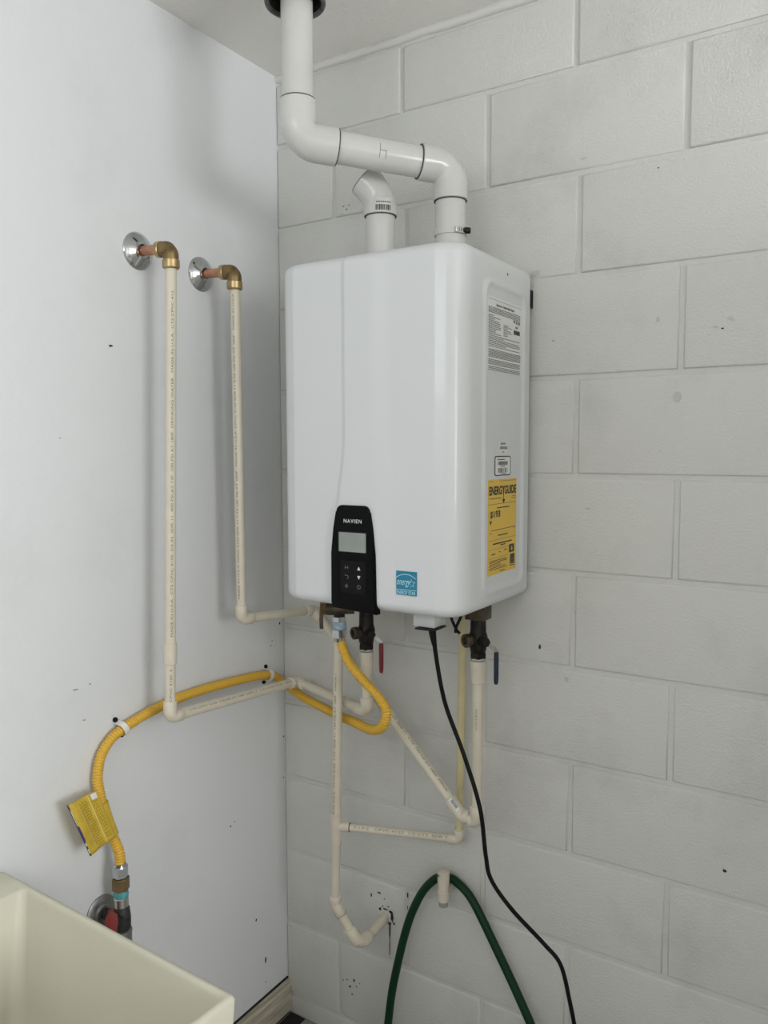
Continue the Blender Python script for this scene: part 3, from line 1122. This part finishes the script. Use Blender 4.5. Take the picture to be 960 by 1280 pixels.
pipe_print('CPVC 4120  3/4 CTS  SDR 11', A2, A1, 0.035, 0.072, 0.0044, R34, (1.0, -0.75, 0), 'pipe_ink', hw)
pipe_print('CTS CPVC 4120  100 PSI AT 180F  SDR 11', A2, B1, 0.045, 0.36, 0.0040, R34, (1, 0, 0.75), 'pipe_ink', hw)

cw = thing('cold_water_line', 'cream plastic pipe line from the right chrome flange, slanting down behind the heater to the blue-handled valve', 'pipe', (0.0, -0.2716, 1.9324))
wall_stub(cw, -0.2716, 1.9324, 0.1000, -0.2690, 1.9275)
D1, D2 = V(0.100, -0.2680, 1.905), V(0.100, -0.2650, 1.152)
sweep('pipe', [D1, D2 + CZ * 0.012], R34, 'cpvc', cw, 24)
E1 = V(0.130, -0.034, 1.135)
elbow('elbow', D2, D1, E1, 0.032, 0.030, 0.0140, 0.013, 'cpvc_fit', cw)
sweep('pipe', [D2 + (E1 - D2).normalized() * 0.012, E1], R34, 'cpvc', cw, 24)
CV = V(0.6345, -0.1400, 0)
F1 = V(CV.x - 0.014, CV.y, 0.742)
F0 = V(0.600, -0.139, 0.762)
elbow('elbow', E1, D2, F0, 0.032, 0.034, 0.0140, 0.010, 'cpvc_fit', cw)
sweep('pipe', [E1 + (F0 - E1).normalized() * 0.012, F0], R34, 'cpvc', cw, 24)
fd = (F0 - E1).normalized()
e45 = elbow('elbow', F0, E1, F0 + V(0.03, 0, 0.0045), 0.044, 0.020, 0.0146, 0.0115, 'cpvc_fit', cw)
F2 = V(CV.x, CV.y, 0.765)
lathe('end_ring', F0 + V(0.018, 0, 0.0027), V(1, 0, 0.12), [(0, 0.0144), (0.0012, 0.0144)], 'dim_ink', cw)
elbow('elbow', F2 - CZ * 0.006, F0, F2 + CZ, 0.017, 0.036, 0.0152, 0.0125, 'cpvc_fit', cw)
sweep('pipe', [F2 + CZ * 0.01, V(CV.x, CV.y, 1.080)], R34, 'cpvc', cw, 24)
lathe('adapter', (CV.x, CV.y, 1.0565), CZ, [(0, 0.0125), (0.001, 0.0145), (0.024, 0.0148), (0.026, 0.0158), (0.046, 0.0158), (0.047, 0.012)], 'cpvc_fit', cw)
pipe_print('CPVC 4120  SDR 11  CTS  100 PSI AT 180F  MADE IN U.S.A.', E1, F0, 0.30, 0.26, 0.0042, R34, (0.9, -0.55, 0.55), 'pipe_ink', cw)
pipe_print('CTS CPVC 4120 SDR 11', V(CV.x, CV.y, 0.77), V(CV.x, CV.y, 1.08), 0.19, 0.05, 0.0040, R34, (0.2, -1, 0), 'pipe_ink', cw)
# printed sticker on the slanting elbow
fsn = (towards(F0) - fd * towards(F0).dot(fd)).normalized()
fsg = fd.cross(fsn)
sk0 = F0 - fd * 0.026 + fsn * 0.0149
quads('sticker', [(-0.015, -0.0050, 0.015, 0.0050)], sk0, fd, -fsg, 'label_white', e45, 0.0003)
quads('barcode', [(-0.010 + i * 0.0022, -0.0028, -0.0088 + i * 0.0022, 0.0030) for i in range(9)] + [(-0.012, 0.0036, 0.010, 0.0043)], sk0, fd, -fsg, 'ink', e45, 0.0006)
pipe_print('MADE IN U.S.A. CPVC 4120 SDR 11 CTS 100 PSI AT 180F', V(0.1, -0.2652, 1.19), D1, 0.01, 0.68, 0.0040, R34, (0.3, -1, 0), 'pipe_ink', cw)

# ------------------------------------------------------------------ drain line on the block wall
dr = thing('drain_line', 'cream plastic drain pipe with side branch, ending in a broken-out hole in the block wall', 'pipe', (0.316, 0.0, 0.371))
G0, G1 = V(0.2855, -0.142, 1.222), V(0.2663, -0.142, 0.465)
gd1 = (G1 - G0).normalized()
sweep('pipe', [G0, G1], R34, 'cpvc', dr, 24)
G2, G3 = V(0.321, -0.120, 0.366), V(0.318, 0.0, 0.3735)
elbow('elbow', G1, G0, G2, 0.020, 0.030, 0.0140, 0.022, 'cpvc_fit', dr)
g12 = (G2 - G1).normalized()
lathe('end_ring', G1 + g12 * 0.030, g12, [(0, 0.0136), (0.001, 0.0136)], 'dim_ink', dr)
sweep('pipe', [G1 + g12 * 0.02, G2 - g12 * 0.01], 0.0120, 'cpvc', dr, 24)
lathe('end_ring', G2 - g12 * 0.047, g12, [(0, 0.0141), (0.001, 0.0141)], 'dim_ink', dr)
elbow('elbow', G2, G1, G3, 0.048, 0.044, 0.0155, 0.034, 'cpvc_fit', dr)
sweep('pipe', [G2 + CY * 0.01, G3 + CY * 0.003], R34, 'cpvc', dr, 24)
GT = G0 + gd1 * ((1.222 - 0.656) / -gd1.z)
coupling('tee', GT - CZ * 0.042, GT + CZ * 0.032, 0.0138, 'cpvc_fit', dr)
K1 = V(0.540, -0.036, 0.650)
td = (K1 - GT).normalized()
tb = lathe('branch_hub', GT + td * 0.004, td, [(0, 0.0110), (0.028, 0.0112), (0.0285, 0.0100)], 'cpvc_fit', dr)
lathe('end_ring', GT + td * 0.0325, td, [(0, 0.0106), (0.0014, 0.0106)], 'chip', dr)
R12 = 0.0086
sweep('branch_pipe', [GT + td * 0.02, K1], R12, 'cpvc', dr, 24)
elbow('elbow', K1, GT, K1 + CZ, 0.026, 0.024, 0.0124, 0.012, 'cpvc_fit', dr)
sweep('riser_pipe', [K1 + CZ * 0.012, V(K1.x + 0.008, K1.y, 1.2255)], R12, 'cpvc_aged', dr, 24)
pipe_print('P I P E   CPVC 4120  1/2 CTS  SDR 11  100 PSI', GT, K1, 0.045, 0.24, 0.0050, R12, (0.2, -1, 0.75), 'pipe_ink', dr, 0.0062)
pipe_print('MADE IN U.S.A.  CPVC 4120  CTS  SDR 11  100 PSI AT 180F', G1, G0, 0.20, 0.36, 0.0042, R34, (0.1, -1, 0), 'pipe_ink', dr)
pipe_print('CPVC 4120 CTS', K1, K1 + CZ, 0.05, 0.09, 0.0045, R12, (0.3, -1, 0), 'pipe_ink', dr)

# ------------------------------------------------------------------ service valves under the heater


def service_valve(name, label, p, zt, zb, grip, port, group):
    t = thing(name, label, 'valve', (p.x, p.y, zb), group)
    q = lambda z: V(p.x, p.y, z)
    hexnut('union_nut', q(zt - 0.004), CZ, 0.024, 0.0175, 'brass_dark', t)
    L_ = zt - zb
    lathe('body', q(zb + 0.012), CZ, [(0, 0.0135), (0.004, 0.0165), (0.012, 0.0175), (0.020, 0.0190), (0.034, 0.0195), (0.044, 0.0165), (L_ - 0.014, 0.0155)], 'brass_dark', t)
    hexnut('lower_nut', q(zb), CZ, 0.013, 0.0172, 'brass_dark', t)
    lathe('steel_collar', q(zb - 0.003), CZ, [(0, 0.0150), (0.001, 0.0158), (0.004, 0.0158), (0.005, 0.0145)], 'steel', t)
    zc = zb + 0.040
    c = q(zc)
    pd = V(*port).normalized()
    pt = lathe('drain_port', c + pd * 0.010, pd, [(0, 0.0105), (0.012, 0.0110), (0.014, 0.0140), (0.024, 0.0140), (0.025, 0.0130), (0.0245, 0.0075), (0.018, 0.0070)], 'brass_mid', t)
    lathe('port_bore', c + pd * 0.026, pd, [(0, 0.0070), (0.0055, 0.0068)], 'chip', pt)
    sd = V(0.80, -0.60, 0)
    lathe('stem', c + sd * 0.012, sd, [(0, 0.0105), (0.012, 0.0105), (0.0125, 0.0075), (0.020, 0.0075)], 'brass_dark', t)
    hexnut('stem_nut', c + sd * 0.028, sd, 0.0075, 0.0100, 'brass_dark', t)
    l0 = c + sd * 0.026
    w = sd.cross(CZ)
    d = V(0.62, 0.60, 0).normalized()
    prof = [(0.000, 0.004), (0.006, -0.003), (0.020, -0.015), (0.024, -0.020), (0.024, -0.034)]
    pts = [c + sd * (0.030) + d * (a * 0.9) + CZ * b + sd * (a * 0.2) for a, b in prof]
    lv = strap('lever', pts, 0.0085, 0.0022, sd, 'galv', t)
    gp = [pts[3], pts[3] - CZ * 0.012, pts[3] - CZ * 0.05, pts[3] - CZ * 0.064, pts[3] - CZ * 0.067]
    sweep('lever_grip', gp, [0.0046, 0.0052, 0.0050, 0.0046, 0.0026], grip, t, 14)
    return t


def strap(name, pts, w, th, face, mat, parent):
    """bent flat bar through pts; its broad side looks along `face`"""
    pts = [Vector(p) for p in pts]
    f = Vector(face).normalized()
    fr = frames(pts)
    vs, fs = [], []
    for (t, n, b), p in zip(fr, pts):
        s = t.cross(f).normalized()
        g = s.cross(t).normalized()
        for a, c in ((-1, -1), (1, -1), (1, 1), (-1, 1)):
            vs.append(tuple(p + s * a * w / 2 + g * c * th / 2))
    for i in range(len(pts) - 1):
        for k in range(4):
            k2 = (k + 1) % 4
            fs.append((i * 4 + k, i * 4 + k2, i * 4 + 4 + k2, i * 4 + 4 + k))
    fs.append((3, 2, 1, 0))
    e = 4 * (len(pts) - 1)
    fs.append((e, e + 1, e + 2, e + 3))
    me = bpy.data.meshes.new(name)
    me.from_pydata(vs, [], fs)
    return link(name, me, mat, parent, False)


v1 = service_valve('service_valve', 'dark brass service valve with red lever grip, under the black control panel', HV, 1.205, 1.088, 'red_grip', (-0.42, -0.91, 0), 'service valves under the heater')
v2 = service_valve('service_valve', 'dark brass service valve with dark blue lever grip, under the right corner of the heater', CV, 1.205, 1.108, 'blue_grip', (-0.42, -0.91, 0), 'service valves under the heater')
box('mounting_tab', (CV.x - 0.020, CV.y - 0.022, 1.190), (CV.x + 0.022, CV.y + 0.018, 1.219), 'brass_mid', v2, 0.002)
lp = spline([V(CV.x - 0.040, CV.y - 0.028, 1.224), V(CV.x - 0.046, CV.y - 0.034, 1.200), V(CV.x - 0.034, CV.y - 0.034, 1.172), V(CV.x - 0.026, CV.y - 0.032, 1.162)], 6)
sweep('sensor_wire', lp, 0.0030, 'rubber_black', v2, 10)
lp = spline([V(CV.x - 0.020, CV.y - 0.030, 1.224), V(CV.x - 0.022, CV.y - 0.034, 1.200), V(CV.x - 0.032, CV.y - 0.036, 1.176), V(CV.x - 0.034, CV.y - 0.036, 1.164)], 6)
sweep('sensor_wire', lp, 0.0030, 'rubber_black', v2, 10)

# gas inlet: brass body, lever and nipple behind the hose connector
GX = V(0.331, -0.205, 0)
gv = thing('gas_inlet_valve', 'tarnished brass gas valve with a small steel lever, under the left of the heater', 'valve', (GX.x, GX.y, 1.16))
sweep('riser_nipple', [V(GX.x, GX.y, 1.1740), V(GX.x, GX.y, 1.2255)], 0.0120, 'brass_dark', gv, 20)
gdir = V(0.80, 0.60, 0)
lathe('body', GX + V(0, 0, 1.1905) - gdir * 0.030, gdir, [(0, 0.0120), (0.003, 0.0145), (0.016, 0.0150), (0.040, 0.0140), (0.046, 0.0130), (0.062, 0.0130), (0.063, 0.0110)], 'brass_mid', gv, 20)
hexnut('side_nut', GX + V(0, 0, 1.1905) - gdir * 0.042, gdir, 0.014, 0.0140, 'brass', gv)
strap('lever', [GX + V(-0.030, -0.024, 1.194), GX + V(-0.031, -0.025, 1.165), GX + V(-0.030, -0.025, 1.146)], 0.008, 0.003, (0.2, -1, 0), 'brass_mid', gv)
lathe('lever_pin', GX + V(-0.024, -0.012, 1.186), V(-0.4, -0.9, 0), [(0, 0.006), (0.014, 0.006)], 'brass', gv, 12)

# ------------------------------------------------------------------ yellow gas connector
gh = thing('gas_connector_hose', 'long yellow corrugated gas hose from the floor valve round the corner to the heater', 'hose', (0.055, -0.584, 0.700))
HP = [(0.055, -0.584, 0.700), (0.052, -0.583, 0.726), (0.040, -0.590, 0.765), (0.030, -0.600, 0.815), (0.024, -0.604, 0.852), (0.018, -0.603, 0.886), (0.0165, -0.591, 0.924),
      (0.0165, -0.567, 0.949), (0.0165, -0.5427, 0.960), (0.0165, -0.516, 0.967), (0.0165, -0.473, 0.9755), (0.0165, -0.4287, 0.981), (0.0165, -0.3704, 0.985), (0.0165, -0.2961, 0.984),
      (0.0165, -0.2165, 0.979), (0.0165, -0.1308, 0.9715), (0.0165, -0.0702, 0.960), (0.021, -0.036, 0.938), (0.050, -0.028, 0.918), (0.107, -0.050, 0.911), (0.177, -0.073, 0.907),
      (0.243, -0.088, 0.900), (0.300, -0.113, 0.904), (0.389, -0.165, 0.917), (0.436, -0.195, 0.944), (0.451, -0.202, 0.978), (0.434, -0.205, 1.008), (0.389, -0.205, 1.043),
      (0.355, -0.205, 1.074), (0.336, -0.205, 1.112), (0.331, -0.205, 1.134)]
hp = resample(spline(HP, 10), 0.0014)
hr = [0.0099 + 0.0011 * math.cos(2 * math.pi * i / 4) for i in range(len(hp))]
sweep('hose', hp, hr, 'hose_yellow', gh, 14, True, 180)
# lower end nuts
hexnut('flare_nut', (0.055, -0.584, 0.677), CZ, 0.024, 0.0150, 'chrome', gh)
lathe('nut_neck', (0.055, -0.584, 0.699), CZ, [(0, 0.0140), (0.006, 0.0115), (0.008, 0.0112)], 'chrome', gh)
# upper end nuts
hexnut('flare_nut', (GX.x, GX.y, 1.126), CZ, 0.019, 0.0172, 'chrome', gh)
lathe('nut_neck', (GX.x, GX.y, 1.117), CZ, [(0, 0.0112), (0.003, 0.0118), (0.010, 0.0135)], 'chrome', gh)
lathe('taped_adapter', (GX.x, GX.y, 1.145), CZ, [(0, 0.0140), (0.002, 0.0155), (0.015, 0.0148), (0.017, 0.0125)], 'tape_blue', gh)
hexnut('adapter_nut', (GX.x, GX.y, 1.161), CZ, 0.012, 0.0150, 'chrome', gh)
# warning tag wrapped round the hose
P00, P10, P11, P01 = V(0.050, -0.698, 0.869), V(0.042, -0.624, 0.869), V(0.055, -0.592, 0.765), V(0.062, -0.660, 0.757)
TW, TH = (P10 - P00).length, (P00 - P01).length


def tagp(u, v, lift=0.0):
    a = P00.lerp(P10, u)
    b = P01.lerp(P11, u)
    p = a.lerp(b, v)
    p = p + V(0.8, -0.4, 0.2) * (0.007 * math.sin(u * 7.0 + v * 0.8) * (1 - u) + 0.006 * math.sin(v * 3.1) * (1 - u)) + V(0.85, -0.5, 0.1) * lift
    return p


def tag_sheet(name, rects, mat, parent, lift, n=14, th=0.0):
    bm = bmesh.new()
    for u0, v0, u1, v1 in rects:
        nu = max(1, int(n * abs(u1 - u0) + 0.5))
        nv = max(1, int(n * abs(v1 - v0) + 0.5))
        gr = [[bm.verts.new(tagp(u0 + (u1 - u0) * i / nu, v0 + (v1 - v0) * j / nv, lift)) for j in range(nv + 1)] for i in range(nu + 1)]
        for i in range(nu):
            for j in range(nv):
                bm.faces.new((gr[i][j], gr[i][j + 1], gr[i + 1][j + 1], gr[i + 1][j]))
    if th:
        r = bmesh.ops.extrude_face_region(bm, geom=bm.faces[:])
        for g in r['geom']:
            if isinstance(g, bmesh.types.BMVert):
                g.co += V(-0.85, 0.5, -0.1) * th
    return from_bm(name, bm, mat, parent, smooth=True)


tg = tag_sheet('warning_tag', [(0, 0, 1, 1)], 'tag_yellow', gh, 0.0, 16, 0.0007)
tag_sheet('dark_border', [(0, 0, 0.055, 1)], 'ink', tg, 0.0004)
tag_sheet('blue_border', [(0.01, 0.42, 0.075, 0.70)], 'tag_blue', tg, 0.0007)
for wbr in ((0.030, 0.10, 0.045, 0.40), (0.02, 0.74, 0.05, 0.80), (0.02, 0.86, 0.05, 0.95)):
    tag_sheet('white_border', [wbr], 'label_white', tg, 0.0008)
tag_sheet('rule', [(0.66, 0.02, 0.685, 0.98), (0.30, 0.06, 0.31, 0.94)], 'tag_pale', tg, 0.0006)
tag_sheet('clear_patch', [(0.76, 0.02, 0.95, 0.13)], 'label_white', tg, 0.0006)
rn = random.Random(21)
big = []
for k in range(9):
    v = 0.08 + k * 0.098
    big += [(0.42, v, 0.58, v + 0.012), (0.42, v + 0.055, 0.58, v + 0.067), (0.42 if k % 2 else 0.57, v, 0.435 if k % 2 else 0.585, v + 0.067)]
for r in range(2):
    for k in range(14):
        v = 0.08 + k * 0.06
        big.append((0.34 + r * 0.03 - 0.005, v, 0.355 + r * 0.03 - 0.005, v + rn.uniform(0.02, 0.045)))
for r in range(4):
    for k in range(12):
        v = 0.14 + k * 0.066
        big.append((0.72 + r * 0.05, v, 0.738 + r * 0.05, v + rn.uniform(0.03, 0.055)))
tag_sheet('tag_print', big, 'tag_gold', tg, 0.0006, 20)
# the tag's loop round the hose
tl = [V(0.024, -0.604, 0.852), V(0.0285, -0.601, 0.822), V(0.034, -0.595, 0.790)]
sweep('tag_loop', resample(spline([V(0.0275, -0.6022, 0.832), V(0.031, -0.5985, 0.808), V(0.0365, -0.593, 0.780), V(0.043, -0.5885, 0.757)], 8), 0.006), 0.0128, 'tag_yellow', tg, 18)

# pipe straps holding the hose on the left wall


def hose_strap(name, label, y, z, tx):
    """tx = unit vector along the hose in the y,z plane"""
    t = thing(name, label, 'pipe strap', (0.0, y, z), 'straps holding the gas hose')
    d = V(0, tx[0], tx[1]).normalized()
    c = V(0, -d.z, d.y)          # across the hose
    pts = []
    base = V(0.0012, y, z)
    pts.append(base - c * 0.021)
    pts.append(base - c * 0.0145)
    for i in range(11):
        a = math.pi * i / 10
        pts.append(V(0.0165, y, z) - c * 0.0128 * math.cos(a) + CX * 0.0128 * math.sin(a) - (CX * 0.0 if 0 < i < 10 else CX * 0.004))
    pts.append(base + c * 0.0145)
    pts.append(base + c * 0.021)
    vs, fs = [], []
    for i, p in enumerate(pts):
        a = pts[max(i - 1, 0)]
        b = pts[min(i + 1, len(pts) - 1)]
        tt = (b - a).normalized()
        nn = d.cross(tt)
        if nn.x < 0:
            nn = -nn
        for s, q in ((-1, 0), (1, 0), (1, 1), (-1, 1)):
            vs.append(tuple(p + d * s * 0.006 + nn * q * 0.0016))
    for i in range(len(pts) - 1):
        for k in range(4):
            k2 = (k + 1) % 4
            fs.append((i * 4 + k, i * 4 + k2, i * 4 + 4 + k2, i * 4 + 4 + k))
    fs.append((3, 2, 1, 0))
    e = 4 * (len(pts) - 1)
    fs.append((e, e + 1, e + 2, e + 3))
    me = bpy.data.meshes.new('saddle')
    me.from_pydata(vs, [], fs)
    link('saddle', me, 'strap_white', t, False)
    for s in (-1, 1):
        lathe('screw', V(0.0015, y, z) + c * s * 0.0195, CX, [(0, 0.0052), (0.003, 0.0055), (0.0045, 0.0048), (0.0055, 0.003)], 'rubber_black', t, 14)
    return t


hose_strap('pipe_strap', 'white saddle strap on the rising bend of the yellow hose, left of the tall pipe', -0.537, 0.9625, (0.92, 0.38))
hose_strap('pipe_strap', 'white saddle strap on the yellow hose beside the room corner', -0.079, 0.9625, (0.97, -0.2))

# ------------------------------------------------------------------ gas shutoff behind the tub
gs = thing('gas_shutoff', 'dark steel gas pipe with red shutoff handle, rising behind the tub', 'gas pipe', (0.055, -0.584, 0.0))
g_ = lambda z: V(0.055, -0.584, z)
hexnut('brass_nut', g_(0.650), CZ, 0.026, 0.0172, 'brass', gs)
lathe('tape_wrap', g_(0.634), CZ, [(0, 0.0128), (0.003, 0.0148), (0.009, 0.0150), (0.016, 0.0135)], 'tape_teal', gs)
lathe('plated_nipple', g_(0.616), CZ, [(0, 0.0142), (0.001, 0.0150), (0.018, 0.0146), (0.020, 0.0125)], 'steel', gs)
lathe('valve_body', g_(0.566), CZ, [(0, 0.0150), (0.006, 0.0175), (0.024, 0.0180), (0.044, 0.0160), (0.050, 0.0140)], 'iron', gs)
lathe('coupling', g_(0.500), CZ, [(0, 0.0165), (0.002, 0.0190), (0.058, 0.0190), (0.062, 0.0200), (0.066, 0.0195), (0.068, 0.0150)], 'galv', gs)
sweep('pipe', [g_(0.0), g_(0.505)], 0.0135, 'galv', gs, 20)
tv = V(0.62, -0.78, 0)
lathe('handle_stem', g_(0.596), tv, [(0, 0.009), (0.024, 0.008)], 'iron', gs, 14)
hp0 = g_(0.596) + tv * 0.024
sd = V(-0.78, -0.62, 0)
hc = g_(0.600) + V(0.006, -0.030, 0)
prism('red_handle', [(-0.009, -0.034), (0.009, -0.034), (0.011, -0.010), (0.013, 0.0), (0.0125, 0.012), (0.006, 0.018), (0.006, 0.025), (-0.005, 0.025), (-0.007, 0.016), (-0.012, 0.010), (-0.012, -0.004), (-0.008, -0.014)],
      hc, V(0.62, 0.78, 0), CZ, 0.011, 'red_valve', gs, 0.002)
fl = lathe('wall_flange', (0.0, -0.592, 0.588), CX, [(0, 0.036), (0.003, 0.036), (0.005, 0.033), (0.007, 0.020), (0.012, 0.017), (0.012, 0.012)], 'galv', gs, 30)
sweep('wall_nipple', [V(0.002, -0.592, 0.588), V(0.055, -0.586, 0.590)], 0.0110, 'iron', gs, 18)

# ------------------------------------------------------------------ hose hanger stub and green garden hose
hk = thing('hose_hanger', 'short cream plastic tee stub low on the block wall with the green hose over it', 'hanger', (0.5078, 0.0, 0.520))
sweep('wall_stub', [V(0.5078, 0.003, 0.522), V(0.5078, -0.050, 0.522)], 0.0095, 'cpvc_fit', hk, 20)
lathe('tee', (0.5078, -0.050, 0.502), CZ, [(0, 0.0125), (0.001, 0.0138), (0.022, 0.0138), (0.023, 0.0128), (0.044, 0.0128), (0.045, 0.0138), (0.068, 0.0140), (0.069, 0.0125)], 'cpvc_fit', hk)
lathe('end_plug', (0.5078, -0.050, 0.489), CZ, [(0, 0.0100), (0.002, 0.0112), (0.013, 0.0112)], 'scuff', hk)
flake('dark_nick', (0.5022, -0.0645, 0.566), 'y', 0.005, 0.006, 'chip', hk, 4)
GHP = [(0.345, -0.052, 0.012), (0.346, -0.052, 0.06), (0.356, -0.050, 0.139), (0.372, -0.050, 0.248), (0.406, -0.045, 0.398), (0.437, -0.035, 0.483), (0.467, -0.026, 0.5255), (0.4900, -0.0215, 0.5395),
       (0.5078, -0.0205, 0.5415), (0.527, -0.0215, 0.538), (0.571, -0.030, 0.513), (0.633, -0.035, 0.423), (0.694, -0.040, 0.327), (0.745, -0.045, 0.235), (0.780, -0.055, 0.13), (0.80, -0.09, 0.04), (0.82, -0.16, 0.0115), (0.86, -0.30, 0.0115)]
gr = sweep('garden_hose', resample(spline(GHP, 10), 0.006), 0.0098, 'rubber_green', None, 16, True, 180)
gr['label'] = 'dark green garden hose draped over the plastic stub on the block wall'
gr['category'] = 'hose'

# ------------------------------------------------------------------ power cord
pc = thing('power_cord', 'thin black power cord hanging from the bottom of the heater', 'cord', (0.590, -0.250, 1.205))
box('grey_box', (0.562, -0.280, 1.1935), (0.609, -0.235, 1.2255), 'grey_plastic', pc, 0.0015)
prism('gland_plate', rrect(0.571, -0.292, 0.615, -0.240, 0.003), (0, 0, 1.1905), CX, CY, 0.002, 'soft_black', pc)
sweep('strain_relief', [V(0.594, -0.262, 1.192), V(0.595, -0.262, 1.180), V(0.597, -0.260, 1.162), V(0.598, -0.257, 1.150)], [0.0075, 0.0072, 0.0055, 0.0042], 'rubber_black', pc, 14)
CP = [(0.597, -0.260, 1.164), (0.599, -0.248, 1.110), (0.603, -0.237, 1.060), (0.610, -0.225, 1.014), (0.644, -0.220, 0.930), (0.679, -0.220, 0.832), (0.688, -0.210, 0.731), (0.696, -0.200, 0.679), (0.732, -0.180, 0.619),
      (0.789, -0.150, 0.550), (0.820, -0.140, 0.512), (0.836, -0.130, 0.438), (0.848, -0.122, 0.36), (0.86, -0.11, 0.22), (0.87, -0.10, 0.08), (0.885, -0.12, 0.008), (0.93, -0.22, 0.0055)]
sweep('cable', resample(spline(CP, 10), 0.005), 0.0043, 'rubber_black', pc, 12, True, 180)

# ------------------------------------------------------------------ laundry tub
tb_ = thing('laundry_tub', 'large cream plastic laundry tub standing against the left wall', 'sink', (0.3155, -1.108, 0.0))
TX0, TX1, TY0, TY1, TZ = 0.026, 0.604, -1.390, -0.832, 0.790


def loop(x0, y0, x1, y1, r, z):
    return [V(u, v, z) for u, v in rrect(x0, y0, x1, y1, r, 6)]


lw_ = 0.010
loops = [loop(TX0 + .075, TY0 + .075, TX1 - .075, TY1 - .075, 0.04, 0.415),
         loop(TX0 + .060, TY0 + .060, TX1 - .060, TY1 - .060, 0.045, 0.425),
         loop(TX0 + .018, TY0 + .018, TX1 - .012, TY1 - .012, 0.020, TZ - 0.055),
         loop(TX0 + .002, TY0 + .002, TX1 - .002, TY1 - .002, 0.007, TZ - 0.050),
         loop(TX0, TY0, TX1, TY1, 0.006, TZ - 0.006),
         loop(TX0 + .002, TY0 + .002, TX1 - .002, TY1 - .002, 0.006, TZ - 0.0015),
         loop(TX0 + .006, TY0 + .006, TX1 - .006, TY1 - .006, 0.008, TZ),
         loop(TX0 + .082, TY0 + lw_, TX1 - lw_, TY1 - lw_, 0.012, TZ),
         loop(TX0 + .085, TY0 + lw_ + .002, TX1 - lw_ - .002, TY1 - lw_ - .002, 0.013, TZ - 0.002),
         loop(TX0 + .087, TY0 + lw_ + .004, TX1 - lw_ - .004, TY1 - lw_ - .004, 0.014, TZ - 0.008),
         loop(TX0 + .115, TY0 + .060, TX1 - .060, TY1 - .060, 0.030, 0.47),
         loop(TX0 + .125, TY0 + .080, TX1 - .080, TY1 - .080, 0.035, 0.445),
         loop(TX0 + .150, TY0 + .120, TX1 - .120, TY1 - .120, 0.04, 0.438)]
tub_loft('basin', loops, 'tub', tb_, 50)
lathe('drain_fitting', (0.311, -1.111, 0.4385), CZ, [(0, 0.045), (0.002, 0.045), (0.003, 0.040), (0.0015, 0.022)], 'chrome', tb_, 28)
for sx in (0, 1):
    for sy in (0, 1):
        x = TX0 + 0.085 if not sx else TX1 - 0.085
        y = TY0 + 0.085 if not sy else TY1 - 0.085
        ox, oy = (-0.04 if not sx else 0.04), (-0.04 if not sy else 0.04)
        sweep('leg', [V(x + ox, y + oy, 0.0), V(x, y, 0.43)], [0.014, 0.018], 'grey_plastic', tb_, 14)

# the tub stands a touch askew to the walls
ang = -0.033
piv = V(TX1, TY1, 0)
q = Quaternion(CZ, ang)
tb_.location = piv + q @ (Vector(tb_.location) - piv)
tb_.rotation_euler = (0, 0, ang)
